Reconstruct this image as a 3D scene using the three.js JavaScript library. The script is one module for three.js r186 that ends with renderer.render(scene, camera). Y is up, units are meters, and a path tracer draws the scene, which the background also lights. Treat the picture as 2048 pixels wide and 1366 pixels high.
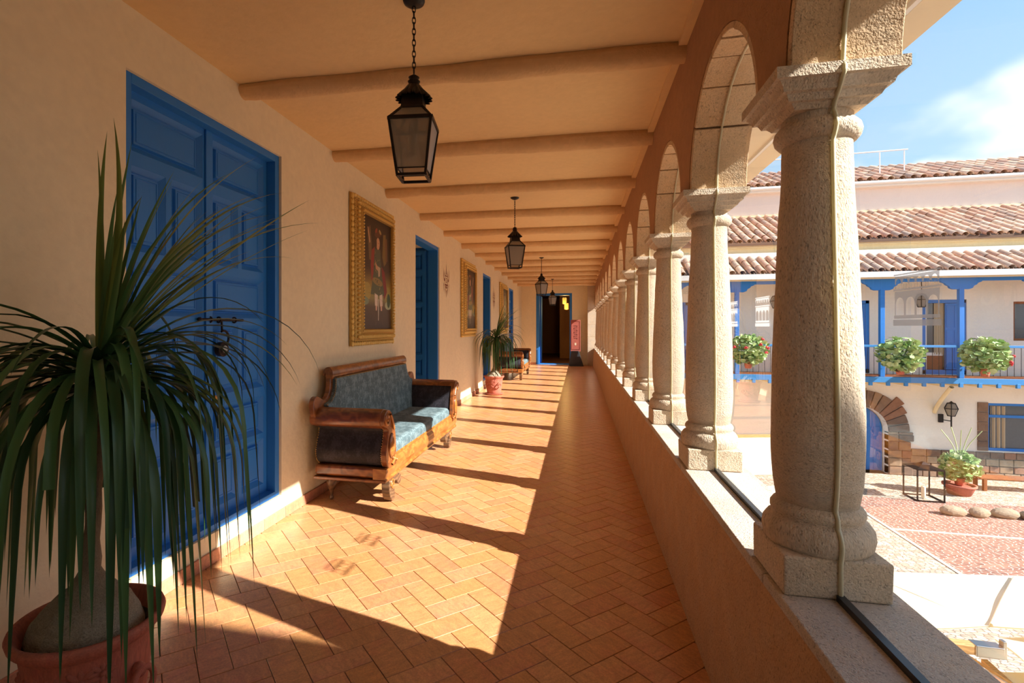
import * as THREE from 'three';
import { RoundedBoxGeometry } from 'three/addons/geometries/RoundedBoxGeometry.js';
import { mergeGeometries } from 'three/addons/utils/BufferGeometryUtils.js';

// ---------------------------------------------------------------- camera, sky, sun, exposure
const scene = new THREE.Scene();
const camera = new THREE.PerspectiveCamera(2 * Math.atan(683 / 1030) * 180 / Math.PI, 2048 / 1366, 0.05, 200);
camera.position.set(0, 1.6, 0);
camera.rotation.y = Math.atan(240 / 1030);
camera.setViewOffset(2048, 1366, 107, 28, 2048, 1366);
const EXPOSURE = 1.6;
const SUN = new THREE.Vector3(1, 0.71, 0.27);
const SUN_POWER = 9.0, SKY_POWER = 1.0;

function hash3(i, j, k) { let n = Math.imul(i, 374761393) ^ Math.imul(j, 668265263) ^ Math.imul(k, 2147483647 - 56789); n = Math.imul(n ^ (n >>> 13), 1274126177); return ((n ^ (n >>> 16)) >>> 0) / 4294967296; }
const fade = (t) => t * t * (3 - 2 * t), mixf = (a, b, t) => a + (b - a) * t, clamp = (v, a = 0, b = 1) => Math.min(b, Math.max(a, v));
const smooth = (a, b, x) => { const t = clamp((x - a) / (b - a)); return t * t * (3 - 2 * t); };
function noise3(x, y, z) {
  const i = Math.floor(x), j = Math.floor(y), k = Math.floor(z), u = fade(x - i), v = fade(y - j), w = fade(z - k);
  const c = (a, b, d) => hash3(i + a, j + b, k + d);
  return mixf(mixf(mixf(c(0, 0, 0), c(1, 0, 0), u), mixf(c(0, 1, 0), c(1, 1, 0), u), v), mixf(mixf(c(0, 0, 1), c(1, 0, 1), u), mixf(c(0, 1, 1), c(1, 1, 1), u), v), w);
}
function fbm3(x, y, z, o = 5) { let s = 0, a = 0.5, t = 0; for (let n = 0; n < o; n++) { s += a * noise3(x, y, z); t += a; a *= 0.5; x = x * 2.03 + 7.1; y = y * 2.03 + 3.7; z = z * 2.03 + 1.3; } return s / t; }
{
  const W = 2048, H = 1024, d = new Float32Array(W * H * 4);
  for (let r = 0; r < H; r++) {
    const el = ((r + 0.5) / H - 0.5) * Math.PI, ce = Math.cos(el), y = Math.sin(el), e = el * 180 / Math.PI;
    for (let c = 0; c < W; c++) {
      const ph = ((c + 0.5) / W - 0.5) * 2 * Math.PI, x = ce * Math.cos(ph), z = ce * Math.sin(ph);
      const t = smooth(-2, 50, e);
      let R = mixf(0.42, 0.17, t), G = mixf(0.62, 0.37, t), B = mixf(0.78, 0.66, t);
      if (e > 0) {
        // heaped clouds along the horizon
        const bank = 13.2 + 5.5 * (fbm3(x * 5 + 3, y * 7, z * 5 + 9, 5) - 0.5) * 2 + 1.6 * (fbm3(x * 22, y * 26, z * 22, 4) - 0.5);
        let a = smooth(0.5, -0.5, e - bank) * (0.6 + 0.4 * smooth(0.3, 0.5, fbm3(x * 3 + 8, 4, z * 3, 3)));
        // thin high cloud
        const s = 3.2, q = fbm3(x * s + 11.5, y * s * 2.1 + 2.2, z * s + 4.2, 6), q2 = fbm3(x * 9 + 1, y * 15, z * 9, 5);
        const b = smooth(0.60, 0.76, q * 0.72 + q2 * 0.30) * 0.8;
        a = Math.max(a, b);
        R = mixf(R, 0.93, a); G = mixf(G, 0.96, a); B = mixf(B, 1.0, a);
      } else { R = 0.34; G = 0.30; B = 0.26; }
      const o = (r * W + c) * 4; d[o] = R * SKY_POWER; d[o + 1] = G * SKY_POWER; d[o + 2] = B * SKY_POWER; d[o + 3] = 1;
    }
  }
  const t = new THREE.DataTexture(d, W, H, THREE.RGBAFormat, THREE.FloatType);
  t.mapping = THREE.EquirectangularReflectionMapping; t.magFilter = THREE.LinearFilter; t.needsUpdate = true;
  scene.background = t; scene.environment = t;
}
const sun = new THREE.DirectionalLight(new THREE.Color(1.0, 0.96, 0.89), SUN_POWER);
sun.position.copy(SUN).multiplyScalar(30).add(new THREE.Vector3(0, 0, -8)); sun.target.position.set(0, 0, -8);
sun.castShadow = true; sun.shadow.mapSize.set(4096, 4096);
Object.assign(sun.shadow.camera, { left: -26, right: 26, top: 22, bottom: -22, near: 1, far: 80 });
sun.name = 'sun'; scene.add(sun, sun.target);
const renderer = new THREE.WebGLRenderer({ antialias: true });
renderer.shadowMap.enabled = true;
renderer.toneMapping = THREE.LinearToneMapping;
renderer.toneMappingExposure = EXPOSURE;

// ---------------------------------------------------------------- helpers
let seed = 12345;
const rnd = () => { seed = (seed + 0x6D2B79F5) | 0; let t = Math.imul(seed ^ (seed >>> 15), 1 | seed); t = (t + Math.imul(t ^ (t >>> 7), 61 | t)) ^ t; return ((t ^ (t >>> 14)) >>> 0) / 4294967296; };
const rr = (a, b) => a + (b - a) * rnd();
const V = (x, y, z) => new THREE.Vector3(x, y, z);
const taken = new Map();
function numbered(n) { const k = taken.get(n) || 0; taken.set(n, k + 1); return k ? n + '_' + String(k).padStart(3, '0') : n; }
function boxUV(g) {            // uv in metres, by the way each face points
  g = g.index ? g.toNonIndexed() : g;
  const p = g.attributes.position, uv = new Float32Array(p.count * 2), a = V(), b = V(), c = V(), n = V();
  for (let i = 0; i < p.count; i += 3) {
    a.fromBufferAttribute(p, i); b.fromBufferAttribute(p, i + 1); c.fromBufferAttribute(p, i + 2);
    n.copy(b).sub(a).cross(c.clone().sub(a));
    const ax = Math.abs(n.x), ay = Math.abs(n.y), az = Math.abs(n.z);
    [a, b, c].forEach((v, k) => { const o = (i + k) * 2; if (ax >= ay && ax >= az) { uv[o] = v.z; uv[o + 1] = v.y; } else if (ay >= az) { uv[o] = v.x; uv[o + 1] = v.z; } else { uv[o] = v.x; uv[o + 1] = v.y; } });
  }
  g.setAttribute('uv', new THREE.BufferAttribute(uv, 2));
  return g;
}
function scaleUV(g, su, sv) { const u = g.attributes.uv; for (let i = 0; i < u.count; i++) u.setXY(i, u.getX(i) * su, u.getY(i) * sv); return g; }
function clean(g) { g = g.index ? g.toNonIndexed() : g; for (const k of Object.keys(g.attributes)) if (!['position', 'normal', 'uv'].includes(k)) g.deleteAttribute(k); if (!g.attributes.normal) g.computeVertexNormals(); return g; }
const join = (list) => Array.isArray(list) ? (list.length === 1 ? clean(list[0]) : mergeGeometries(list.map(clean))) : list;
function mesh(name, geo, mat, parent = scene) {
  const m = new THREE.Mesh(join(geo), mat); m.name = parent === scene ? numbered(name) : name; m.castShadow = m.receiveShadow = true; parent.add(m); return m;
}
function grp(name, pos = [0, 0, 0], parent = scene) { const g = new THREE.Group(); g.name = parent === scene ? numbered(name) : name; g.position.set(...pos); parent.add(g); return g; }
function tag(o, label, category, group, kind) { o.userData.label = label; if (category) o.userData.category = category; if (group) o.userData.group = group; if (kind) o.userData.kind = kind; return o; }
const struct = (o, label) => tag(o, label, null, null, 'structure');
function rebase(g, x, y, z) { for (const c of g.children) { c.position.x -= x; c.position.y -= y; c.position.z -= z; } g.position.set(x, y, z); return g; }
const bx = (x0, x1, y0, y1, z0, z1) => boxUV(new THREE.BoxGeometry(Math.abs(x1 - x0), Math.abs(y1 - y0), Math.abs(z1 - z0)).translate((x0 + x1) / 2, (y0 + y1) / 2, (z0 + z1) / 2));
const rbx = (x0, x1, y0, y1, z0, z1, r = 0.01, s = 2) => boxUV(new RoundedBoxGeometry(Math.abs(x1 - x0), Math.abs(y1 - y0), Math.abs(z1 - z0), s, r).translate((x0 + x1) / 2, (y0 + y1) / 2, (z0 + z1) / 2));
const shp = (pts) => { const s = new THREE.Shape(); pts.forEach(([x, y], i) => i ? s.lineTo(x, y) : s.moveTo(x, y)); return s; };
const hole = (pts) => { const s = new THREE.Path(); pts.forEach(([x, y], i) => i ? s.lineTo(x, y) : s.moveTo(x, y)); return s; };
const rect = (a, b, c, d) => [[a, c], [b, c], [b, d], [a, d]];
const ext = (s, depth, bevel = 0, o = {}) => new THREE.ExtrudeGeometry(s, { depth, bevelEnabled: bevel > 0, bevelSize: bevel, bevelThickness: bevel, bevelSegments: 2, curveSegments: 10, ...o });
// shape in (s, y) with s = -z, swept along x from x0 to x0 + depth
const side = (s, x0, depth, bevel = 0, o = {}) => boxUV(ext(s, depth, bevel, o).rotateY(Math.PI / 2).translate(x0, 0, 0));
function lathe(pts, seg = 28) { const g = new THREE.LatheGeometry(pts.map(([y, r]) => new THREE.Vector2(r, y)), seg); const rm = Math.max(...pts.map((p) => p[1])), h = pts[pts.length - 1][0] - pts[0][0]; return clean(scaleUV(g, 2 * Math.PI * rm, h)); }
function squareLathe(pts) { const g = new THREE.LatheGeometry(pts.map(([y, r]) => new THREE.Vector2(r * Math.SQRT2, y)), 4).rotateY(Math.PI / 4).toNonIndexed(); g.computeVertexNormals(); return boxUV(g); }
function bar(p, q, w, h = w, round = false) {
  const d = q.clone().sub(p), L = d.length();
  const g = round ? new THREE.CylinderGeometry(w / 2, h / 2, L, 10) : new THREE.BoxGeometry(w, L, h);
  g.applyQuaternion(new THREE.Quaternion().setFromUnitVectors(V(0, 1, 0), d.normalize())); g.translate((p.x + q.x) / 2, (p.y + q.y) / 2, (p.z + q.z) / 2);
  return boxUV(g);
}
const tube = (pts, r, seg = 40, rs = 8, tension = 0.5) => clean(new THREE.TubeGeometry(new THREE.CatmullRomCurve3(pts, false, 'catmullrom', tension), seg, r, rs));
function polyTube(pts, r, rs = 6) { const c = new THREE.CurvePath(); for (let i = 1; i < pts.length; i++) c.add(new THREE.LineCurve3(pts[i - 1], pts[i])); return clean(new THREE.TubeGeometry(c, pts.length * 2, r, rs)); }
const ball = (x, y, z, r, w = 8, h = 6) => clean(new THREE.SphereGeometry(r, w, h).translate(x, y, z));
function wobble(g, amp, freq, sd = 0) { const p = g.attributes.position, n = g.attributes.normal; for (let i = 0; i < p.count; i++) { const x = p.getX(i), y = p.getY(i), z = p.getZ(i), k = (fbm3(x * freq + sd, y * freq, z * freq, 3) - 0.5) * 2 * amp; p.setXYZ(i, x + n.getX(i) * k, y + n.getY(i) * k, z + n.getZ(i) * k); } g.computeVertexNormals(); return g; }

// ---------------------------------------------------------------- textures
function n2(x, y, P, sd) { // tileable value noise
  const i = Math.floor(x), j = Math.floor(y), u = fade(x - i), v = fade(y - j), m = (a) => ((a % P) + P) % P;
  const c = (a, b) => hash3(m(i + a), m(j + b), sd);
  return mixf(mixf(c(0, 0), c(1, 0), u), mixf(c(0, 1), c(1, 1), u), v);
}
function f2(u, v, P, o, sd) { let s = 0, a = 0.5, t = 0; for (let k = 0; k < o; k++) { s += a * n2(u * P, v * P, P, sd + k); t += a; a *= 0.55; P *= 2; } return s / t; }
function tex(w, h, fn, srgb, rep) {
  const d = new Uint8Array(w * h * 4);
  for (let j = 0; j < h; j++) for (let i = 0; i < w; i++) { const c = fn((i + 0.5) / w, (j + 0.5) / h), o = (j * w + i) * 4; const a = Array.isArray(c) ? c : [c, c, c]; d[o] = clamp(a[0]) * 255; d[o + 1] = clamp(a[1]) * 255; d[o + 2] = clamp(a[2]) * 255; d[o + 3] = 255; }
  const t = new THREE.DataTexture(d, w, h); t.wrapS = t.wrapT = THREE.RepeatWrapping; t.magFilter = THREE.LinearFilter; t.minFilter = THREE.LinearMipmapLinearFilter; t.generateMipmaps = true;
  if (srgb) t.colorSpace = THREE.SRGBColorSpace; if (rep) t.repeat.set(rep, rep); t.needsUpdate = true; return t;
}
const rep = (t, x, y = x) => { const c = t.clone(); c.repeat.set(x, y); c.needsUpdate = true; return c; };
const mul = (c, k) => c.map((v) => v * k);
const lerp3 = (a, b, t) => a.map((v, i) => mixf(v, b[i], t));
const rgb = (r, g, b) => [r / 255, g / 255, b / 255];
const T = {};
T.plasterB = tex(1024, 1024, (u, v) => 0.45 * f2(u, v, 5, 4, 3) + 0.3 * f2(u, v, 40, 4, 9) + 0.25 * f2(u * 1, v, 14, 3, 21), false, 1 / 1.6);
const plasterC = (c, amp, s) => tex(512, 512, (u, v) => mul(c, 1 - amp + 2 * amp * (0.6 * f2(u, v, 3, 5, s) + 0.4 * f2(u, v, 60, 2, s + 9))), true, 1 / 2.3);
T.grainB = tex(1024, 1024, (u, v) => { const p = f2(u, v, 120, 3, 5), q = f2(u, v, 44, 3, 15); return clamp(0.2 + 0.7 * p + 0.35 * (q - 0.5) - 0.3 * smooth(0.64, 0.8, f2(u, v, 90, 2, 33))); }, false, 1 / 0.6);
const stoneC = (c, amp, s) => tex(512, 512, (u, v) => { const k = 0.5 * f2(u, v, 4, 4, s) + 0.5 * f2(u, v, 100, 2, s + 5); const pit = 0.5 * smooth(0.68, 0.8, f2(u, v, 90, 2, s + 17)); return mul(lerp3(c, [c[0] * 1.02, c[1] * 0.97, c[2] * 0.9], f2(u, v, 6, 3, s + 40)), (1 - amp + 2 * amp * k) * (1 - 0.35 * pit)); }, true, 1 / 0.55);
const clayC = (c, s) => tex(256, 256, (u, v) => { const k = f2(u, v, 3, 4, s), q = f2(u, v * 0.25, 40, 2, s + 3), f = f2(u, v, 90, 1, s + 8); return mul(lerp3(c, [c[0] * 0.98, c[1] * 0.93, c[2] * 0.98], smooth(0.45, 0.75, k)), 0.86 + 0.14 * q + 0.12 * (f - 0.5) + 0.1 * (k - 0.5)); }, true, 2.2);
T.clayB = tex(256, 256, (u, v) => 0.6 * f2(u, v, 6, 4, 77) + 0.4 * f2(u, v, 60, 2, 78), false, 2.2);
const woodC = (a, b, s, fx = 3, fy = 26) => tex(512, 512, (u, v) => { const w = f2(u, v, 4, 4, s), l = 0.5 + 0.5 * Math.sin((v * fy + 3.2 * w + 1.4 * f2(u, v, 9, 3, s + 5)) * Math.PI * 2), f = f2(u * 0.2, v, 90, 2, s + 2); return lerp3(a, b, clamp(0.55 * l * (0.5 + w) + 0.45 * f)); }, true, 1);
const velvetC = (a, b, s) => tex(512, 512, (u, v) => lerp3(a, b, smooth(0.36, 0.66, 0.6 * f2(u, v, 9, 5, s) + 0.4 * f2(u, v, 34, 3, s + 4))), true, 2.4);
T.giltB = tex(256, 256, (u, v) => 0.6 * f2(u, v, 18, 3, 61) + 0.4 * f2(u, v, 50, 2, 64), false, 3);
T.paintB = tex(512, 512, (u, v) => 0.7 * f2(u * 1, v * 0.2, 40, 3, 88) + 0.3 * f2(u, v, 30, 3, 90), false, 1.2);
const cobble = (A, B, J, s, N) => tex(1024, 1024, (u, v) => { // rounded pebbles set in mortar
  const x = u * N, y = v * N * 1.6, i = Math.floor(x), j = Math.floor(y); let d1 = 9, d2 = 9, id = 0;
  for (let a = -1; a < 2; a++) for (let b = -1; b < 2; b++) { const m = (q, p) => ((q % p) + p) % p, ii = m(i + a, N), jj = m(j + b, Math.round(N * 1.6)); const px = i + a + 0.15 + 0.7 * hash3(ii, jj, s), py = j + b + 0.15 + 0.7 * hash3(ii, jj, s + 1); const d = Math.hypot(x - px, y - py); if (d < d1) { d2 = d1; d1 = d; id = hash3(ii, jj, s + 2); } else if (d < d2) d2 = d; }
  const e = smooth(0.04, 0.18, d2 - d1); return lerp3(J, mul(lerp3(A, B, id), 0.85 + 0.3 * f2(u, v, 60, 2, s + 7)), e);
}, true, 1);

// ---------------------------------------------------------------- materials
const std = (o) => new THREE.MeshStandardMaterial({ roughness: 0.9, ...o });
const phy = (o) => new THREE.MeshPhysicalMaterial({ roughness: 0.6, ...o });
const lin = (r, g, b) => new THREE.Color().setRGB(r, g, b);
const M = {};
M.wall = std({ map: plasterC(rgb(234, 219, 184), 0.05, 4), bumpMap: T.plasterB, bumpScale: 0.012, roughness: 0.92 });
M.ceil = std({ map: plasterC(rgb(227, 194, 143), 0.04, 8), bumpMap: T.plasterB, bumpScale: 0.008, roughness: 0.9 });
M.beam = std({ map: plasterC(rgb(214, 176, 128), 0.08, 12), bumpMap: rep(T.plasterB, 1.8), bumpScale: 0.012, roughness: 0.9 });
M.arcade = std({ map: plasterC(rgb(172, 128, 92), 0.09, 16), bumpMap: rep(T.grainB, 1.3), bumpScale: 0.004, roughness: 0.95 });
M.parapet = std({ map: stoneC(rgb(192, 156, 122), 0.1, 55), bumpMap: rep(T.grainB, 1.2), bumpScale: 0.004, roughness: 0.95 });
M.stone = std({ map: stoneC(rgb(206, 192, 174), 0.15, 71), bumpMap: T.grainB, bumpScale: 0.0045, roughness: 0.93 });
M.sill = std({ map: stoneC(rgb(200, 190, 180), 0.12, 91), bumpMap: rep(T.grainB, 2.6), bumpScale: 0.004, roughness: 0.92 });
M.voussoir = std({ map: stoneC(rgb(206, 180, 148), 0.13, 111), bumpMap: T.grainB, bumpScale: 0.004, roughness: 0.94 });
M.grout = std({ color: lin(0.11, 0.075, 0.05), roughness: 0.9 });
M.tiles = [rgb(218, 157, 104), rgb(215, 153, 100), rgb(220, 162, 110), rgb(212, 148, 100), rgb(217, 156, 109), rgb(215, 153, 97)].map((c, i) => std({ map: clayC(c, 200 + 20 * i), bumpMap: T.clayB, bumpScale: 0.0009, roughness: 0.29 }));
M.base = [rgb(218, 158, 124), rgb(212, 148, 112), rgb(222, 166, 134)].map((c, i) => std({ map: clayC(c, 330 + 20 * i), bumpMap: T.clayB, bumpScale: 0.001, roughness: 0.5 }));
M.blue = std({ color: '#2678cc', bumpMap: T.paintB, bumpScale: 0.0012, roughness: 0.5 });
M.roomWall = std({ map: plasterC(rgb(176, 132, 96), 0.06, 28), roughness: 0.95 });
M.roomFloor = std({ map: woodC(rgb(128, 84, 52), rgb(96, 60, 36), 381), roughness: 0.6 });
M.iron = std({ color: lin(0.028, 0.022, 0.02), roughness: 0.42, metalness: 0.7, bumpMap: rep(T.grainB, 6), bumpScale: 0.0006 });
M.steel = std({ color: lin(0.42, 0.4, 0.38), roughness: 0.28, metalness: 1 });
M.brass = std({ color: lin(0.55, 0.36, 0.14), roughness: 0.32, metalness: 1 });
M.lampGlass = phy({ color: lin(0.5, 0.45, 0.38), transmission: 0.6, thickness: 0, roughness: 0.55 });
M.glass = phy({ color: lin(0.985, 0.99, 0.985), transmission: 1, thickness: 0, roughness: 0, ior: 1.52 });
M.bead = phy({ color: lin(0.78, 0.72, 0.5), roughness: 0.5, transmission: 0.35, thickness: 0 });
M.channel = std({ color: lin(0.02, 0.024, 0.028), roughness: 0.35 });
M.emblem = std({ color: lin(0.62, 0.61, 0.6), roughness: 0.8 });
M.wood = phy({ map: woodC(rgb(156, 92, 42), rgb(94, 48, 20), 401, 3, 9), roughness: 0.32, clearcoat: 0.5, clearcoatRoughness: 0.18 });
M.woodLight = phy({ map: woodC(rgb(188, 128, 60), rgb(142, 80, 32), 431, 3, 7), roughness: 0.3, clearcoat: 0.5, clearcoatRoughness: 0.2 });
M.legWood = phy({ map: woodC(rgb(138, 106, 76), rgb(78, 56, 40), 451), roughness: 0.35, clearcoat: 0.3 });
M.velvetDark = phy({ map: velvetC(rgb(24, 22, 30), rgb(50, 46, 56), 501), roughness: 0.75, sheen: 0.5, sheenRoughness: 0.4, sheenColor: lin(0.2, 0.2, 0.24) });
M.velvetTeal = phy({ map: velvetC(rgb(78, 98, 104), rgb(116, 136, 141), 521), roughness: 0.75, sheen: 0.5, sheenRoughness: 0.4, sheenColor: lin(0.25, 0.3, 0.32) });
M.gilt = std({ color: lin(0.95, 0.68, 0.22), roughness: 0.3, metalness: 0.6, bumpMap: T.giltB, bumpScale: 0.004 });
M.giltBase = std({ color: lin(0.5, 0.3, 0.07), roughness: 0.4, metalness: 0.5, bumpMap: T.giltB, bumpScale: 0.006 });
M.pot = std({ map: clayC(rgb(196, 112, 88), 601), bumpMap: T.clayB, bumpScale: 0.002, roughness: 0.75 });
M.soil = std({ map: stoneC(rgb(92, 80, 64), 0.4, 621), bumpMap: T.grainB, bumpScale: 0.02, roughness: 1 });
M.caudex = std({ map: stoneC(rgb(178, 166, 146), 0.25, 641), bumpMap: rep(T.grainB, 2.4), bumpScale: 0.008, roughness: 1 });
M.leaves = ['#3a5c34', '#456a3a', '#2e5030', '#587440', '#6f7c3a'].map((c) => phy({ color: c, roughness: 0.36, transmission: 0.12, thickness: 0, specularIntensity: 0.7 }));
M.white = std({ map: plasterC(rgb(238, 234, 224), 0.03, 701), bumpMap: T.plasterB, bumpScale: 0.008 });
M.cream = std({ map: plasterC(rgb(232, 216, 178), 0.05, 711), bumpMap: T.plasterB, bumpScale: 0.008 });
M.pinkish = std({ map: plasterC(rgb(236, 224, 216), 0.02, 721) });
M.gutter = std({ color: '#e9ecec', roughness: 0.5 });
M.eave = std({ color: '#e6dcc4', roughness: 0.8 });
M.paleBlue = std({ color: '#3b86c6', roughness: 0.5 });
M.roofTiles = [rgb(204, 164, 144), rgb(192, 154, 136), rgb(214, 182, 160), rgb(182, 158, 144), rgb(222, 196, 174)].map((c, i) => std({ map: stoneC(c, 0.22, 740 + 30 * i), bumpMap: T.grainB, bumpScale: 0.006 }));
M.roofBed = std({ color: lin(0.16, 0.1, 0.07), roughness: 1 });
M.rubble = [rgb(150, 124, 106), rgb(168, 142, 118), rgb(132, 112, 100), rgb(160, 120, 98), rgb(182, 164, 142)].map((c, i) => std({ map: stoneC(c, 0.2, 860 + 20 * i), bumpMap: T.grainB, bumpScale: 0.015 }));
M.cobblePale = std({ map: cobble(rgb(206, 192, 174), rgb(168, 148, 128), rgb(118, 102, 88), 901, 34), roughness: 0.9 });
M.cobbleRed = std({ map: cobble(rgb(158, 106, 86), rgb(128, 84, 70), rgb(196, 180, 166), 931, 30), roughness: 0.9 });
M.canvas = phy({ color: '#efe6cc', roughness: 0.95, transmission: 0.25, thickness: 0 });
M.timber = std({ map: woodC(rgb(206, 168, 112), rgb(170, 128, 78), 951), roughness: 0.7 });
M.timberDark = std({ map: woodC(rgb(170, 104, 56), rgb(120, 66, 32), 971), roughness: 0.7 });
M.glassDark = phy({ color: lin(0.1, 0.12, 0.13), roughness: 0.06, metalness: 0 });
M.curtain = std({ color: '#b8a68a', roughness: 1 });
M.shrub = ['#a9bd7c', '#8fae66', '#c0cc94'].map((c) => phy({ color: c, roughness: 0.6, transmission: 0.25, thickness: 0 }));
M.petal = std({ color: '#c8323c', roughness: 0.7 });

// ---------------------------------------------------------------- corridor dimensions
const XL = -2.42, XG = 0.80, XI = 0.655, XO = 0.965, YC = 3.38, ZN = 4.2, ZE = -22.5;
const SILL = 0.74, CAP = 2.425, PITCH = 1.496, colS = (i) => 2.0 + PITCH * (i - 1);   // s = -z
const FIRST = -2, NCOL = 15;                                                          // columns -2 .. 14; number 1 is the nearest in view
const ordinals = ['zeroth', 'first', 'second', 'third', 'fourth', 'fifth', 'sixth', 'seventh', 'eighth', 'ninth', 'tenth', 'eleventh', 'twelfth', 'thirteenth', 'fourteenth', 'fifteenth'];

// ---------------------------------------------------------------- floor
{
  const floor = struct(grp('floor'), 'herringbone floor of orange terracotta tiles along the gallery');
  mesh('mortar_bed', bx(-6.2, 0.97, -0.3, -0.006, ZN + 0.3, ZE - 0.4), M.grout, floor);
  const W = 0.1445, q = Math.SQRT1_2, gap = 0.0032, x0 = XL + 0.004, x1 = 0.585, zA = ZN, zB = ZE;
  const P0 = [-0.142, -2.724];
  const toW = (a, b) => [P0[0] + (a - b) * q * W, P0[1] + (a + b) * q * W];
  const clip = (poly, f, g) => { const out = []; poly.forEach((p, i) => { const n = poly[(i + 1) % poly.length], a = f(p), b = f(n); if (a >= 0) out.push(p); if (a * b < 0) { const t = a / (a - b); out.push([mixf(p[0], n[0], t), mixf(p[1], n[1], t)]); } }); return out; };
  const slab = (poly) => { const g = ext(shp(poly.map(([x, z]) => [x, -z])), 0.010, 0.0016, { bevelSegments: 1, bevelOffset: -0.0016 }); g.rotateX(-Math.PI / 2); g.translate(0, -0.0116, 0); return g; };
  const along = (g, dirx) => { // uv along the tile
    g = boxUV(g); const u = g.attributes.uv; for (let i = 0; i < u.count; i++) { const x = u.getX(i), y = u.getY(i); u.setXY(i, (x * q + dirx * y * q), (-x * dirx * q + y * q)); } return g; };
  const full = [[0, 2, 0, 1], [0, 1, 0, 2]].map(([a0, a1, b0, b1]) => { const c = [[a0 + gap / W / 2, b0 + gap / W / 2], [a1 - gap / W / 2, b0 + gap / W / 2], [a1 - gap / W / 2, b1 - gap / W / 2], [a0 + gap / W / 2, b1 - gap / W / 2]].map(([a, b]) => [(a - b) * q * W, (a + b) * q * W]); return along(slab(c), a1 > 1.5 ? 1 : -1); });
  const tiles = [];
  for (let m = -6; m <= 5; m++) for (let k = -130; k < 160; k++) for (const ty of [0, 1]) {
    const a0 = k + 2 * m + (ty ? 3 : 0), b0 = k - 2 * m, g = gap / W / 2, w = ty ? 1 : 2, h = ty ? 2 : 1;
    let poly = [[a0 + g, b0 + g], [a0 + w - g, b0 + g], [a0 + w - g, b0 + h - g], [a0 + g, b0 + h - g]].map(([a, b]) => toW(a, b));
    const xs = poly.map((p) => p[0]), zs = poly.map((p) => p[1]);
    if (Math.max(...xs) <= x0 + 0.01 || Math.min(...xs) >= x1 - 0.01 || Math.min(...zs) >= zA || Math.max(...zs) <= zB) continue;
    const cut = Math.min(...xs) < x0 || Math.max(...xs) > x1 || Math.max(...zs) > zA || Math.min(...zs) < zB;
    if (cut) { poly = clip(poly, (p) => p[0] - x0); poly = clip(poly, (p) => x1 - p[0]); poly = clip(poly, (p) => zA - p[1]); poly = clip(poly, (p) => p[1] - zB); if (poly.length < 3) continue; }
    const cx = (Math.max(...xs) + Math.min(...xs)) / 2, cz = (Math.max(...zs) + Math.min(...zs)) / 2;
    tiles.push({ cut, poly, ty, at: toW(a0, b0), cx, cz, dy: (hash3(k, m, ty) - 0.5) * 0.0012, mat: Math.floor(hash3(k + 500, m + 50, ty + 7) * 6) });
  }
  const seen = (t) => t.cz < -2.05; tiles.sort((a, b) => (seen(b) - seen(a)) || b.cz - a.cz);
  const rest = M.tiles.map(() => []);
  tiles.forEach((t, n) => {
    if (n < 300) {
      const g = t.cut ? along(slab(t.poly), t.ty ? -1 : 1) : full[t.ty], o = mesh('floor_tile', g, M.tiles[t.mat], floor);
      if (!t.cut) o.position.set(t.at[0], t.dy, t.at[1]); else o.position.y = t.dy;
    } else rest[t.mat].push(t.cut ? along(slab(t.poly), t.ty ? -1 : 1) : full[t.ty].clone().translate(t.at[0], t.dy, t.at[1]));
  });
  rest.forEach((l, i) => { if (l.length) mesh('floor_tile_field', l, M.tiles[i], floor).userData.kind = 'stuff'; });
}

// ---------------------------------------------------------------- left wall with doors
const DOORS = [[2.34, 3.86], [7.5, 8.89], [13.2, 14.45], [18.34, 19.65]], DY0 = 0.2, DY1 = 3.03;
{
  const s = shp([[-ZN, 0], [-ZE, 0], [-ZE, YC + 0.1], [-ZN, YC + 0.1]]);
  for (const [a, b] of DOORS) s.holes.push(hole([[a, DY0], [a, DY1], [b, DY1], [b, DY0]]));
  struct(mesh('wall_left', side(s, XL - 0.5, 0.5), M.wall), 'cream plastered long wall with the blue doors and paintings');
  const bb = struct(grp('baseboard_left'), 'row of terracotta skirting tiles along the foot of the cream wall');
  for (let z = ZN, n = 0; z > ZE + 0.02; n++) { const L = Math.min(0.3, z - ZE); mesh('skirting_tile', rbx(XL, XL + 0.016, 0.0, 0.088, z - 0.002, z - L + 0.002, 0.004, 1), M.base[Math.floor(hash3(n, 5, 1) * 3)], bb); z -= L; }
  const be = struct(grp('baseboard_end'), 'terracotta skirting tiles at the foot of the end wall');
  for (let x = XL; x < -1.8; x += 0.3) mesh('skirting_tile', rbx(x + 0.002, Math.min(x + 0.298, -1.785), 0.0, 0.088, ZE, ZE + 0.016, 0.004, 1), M.base[1], be);
}
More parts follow.
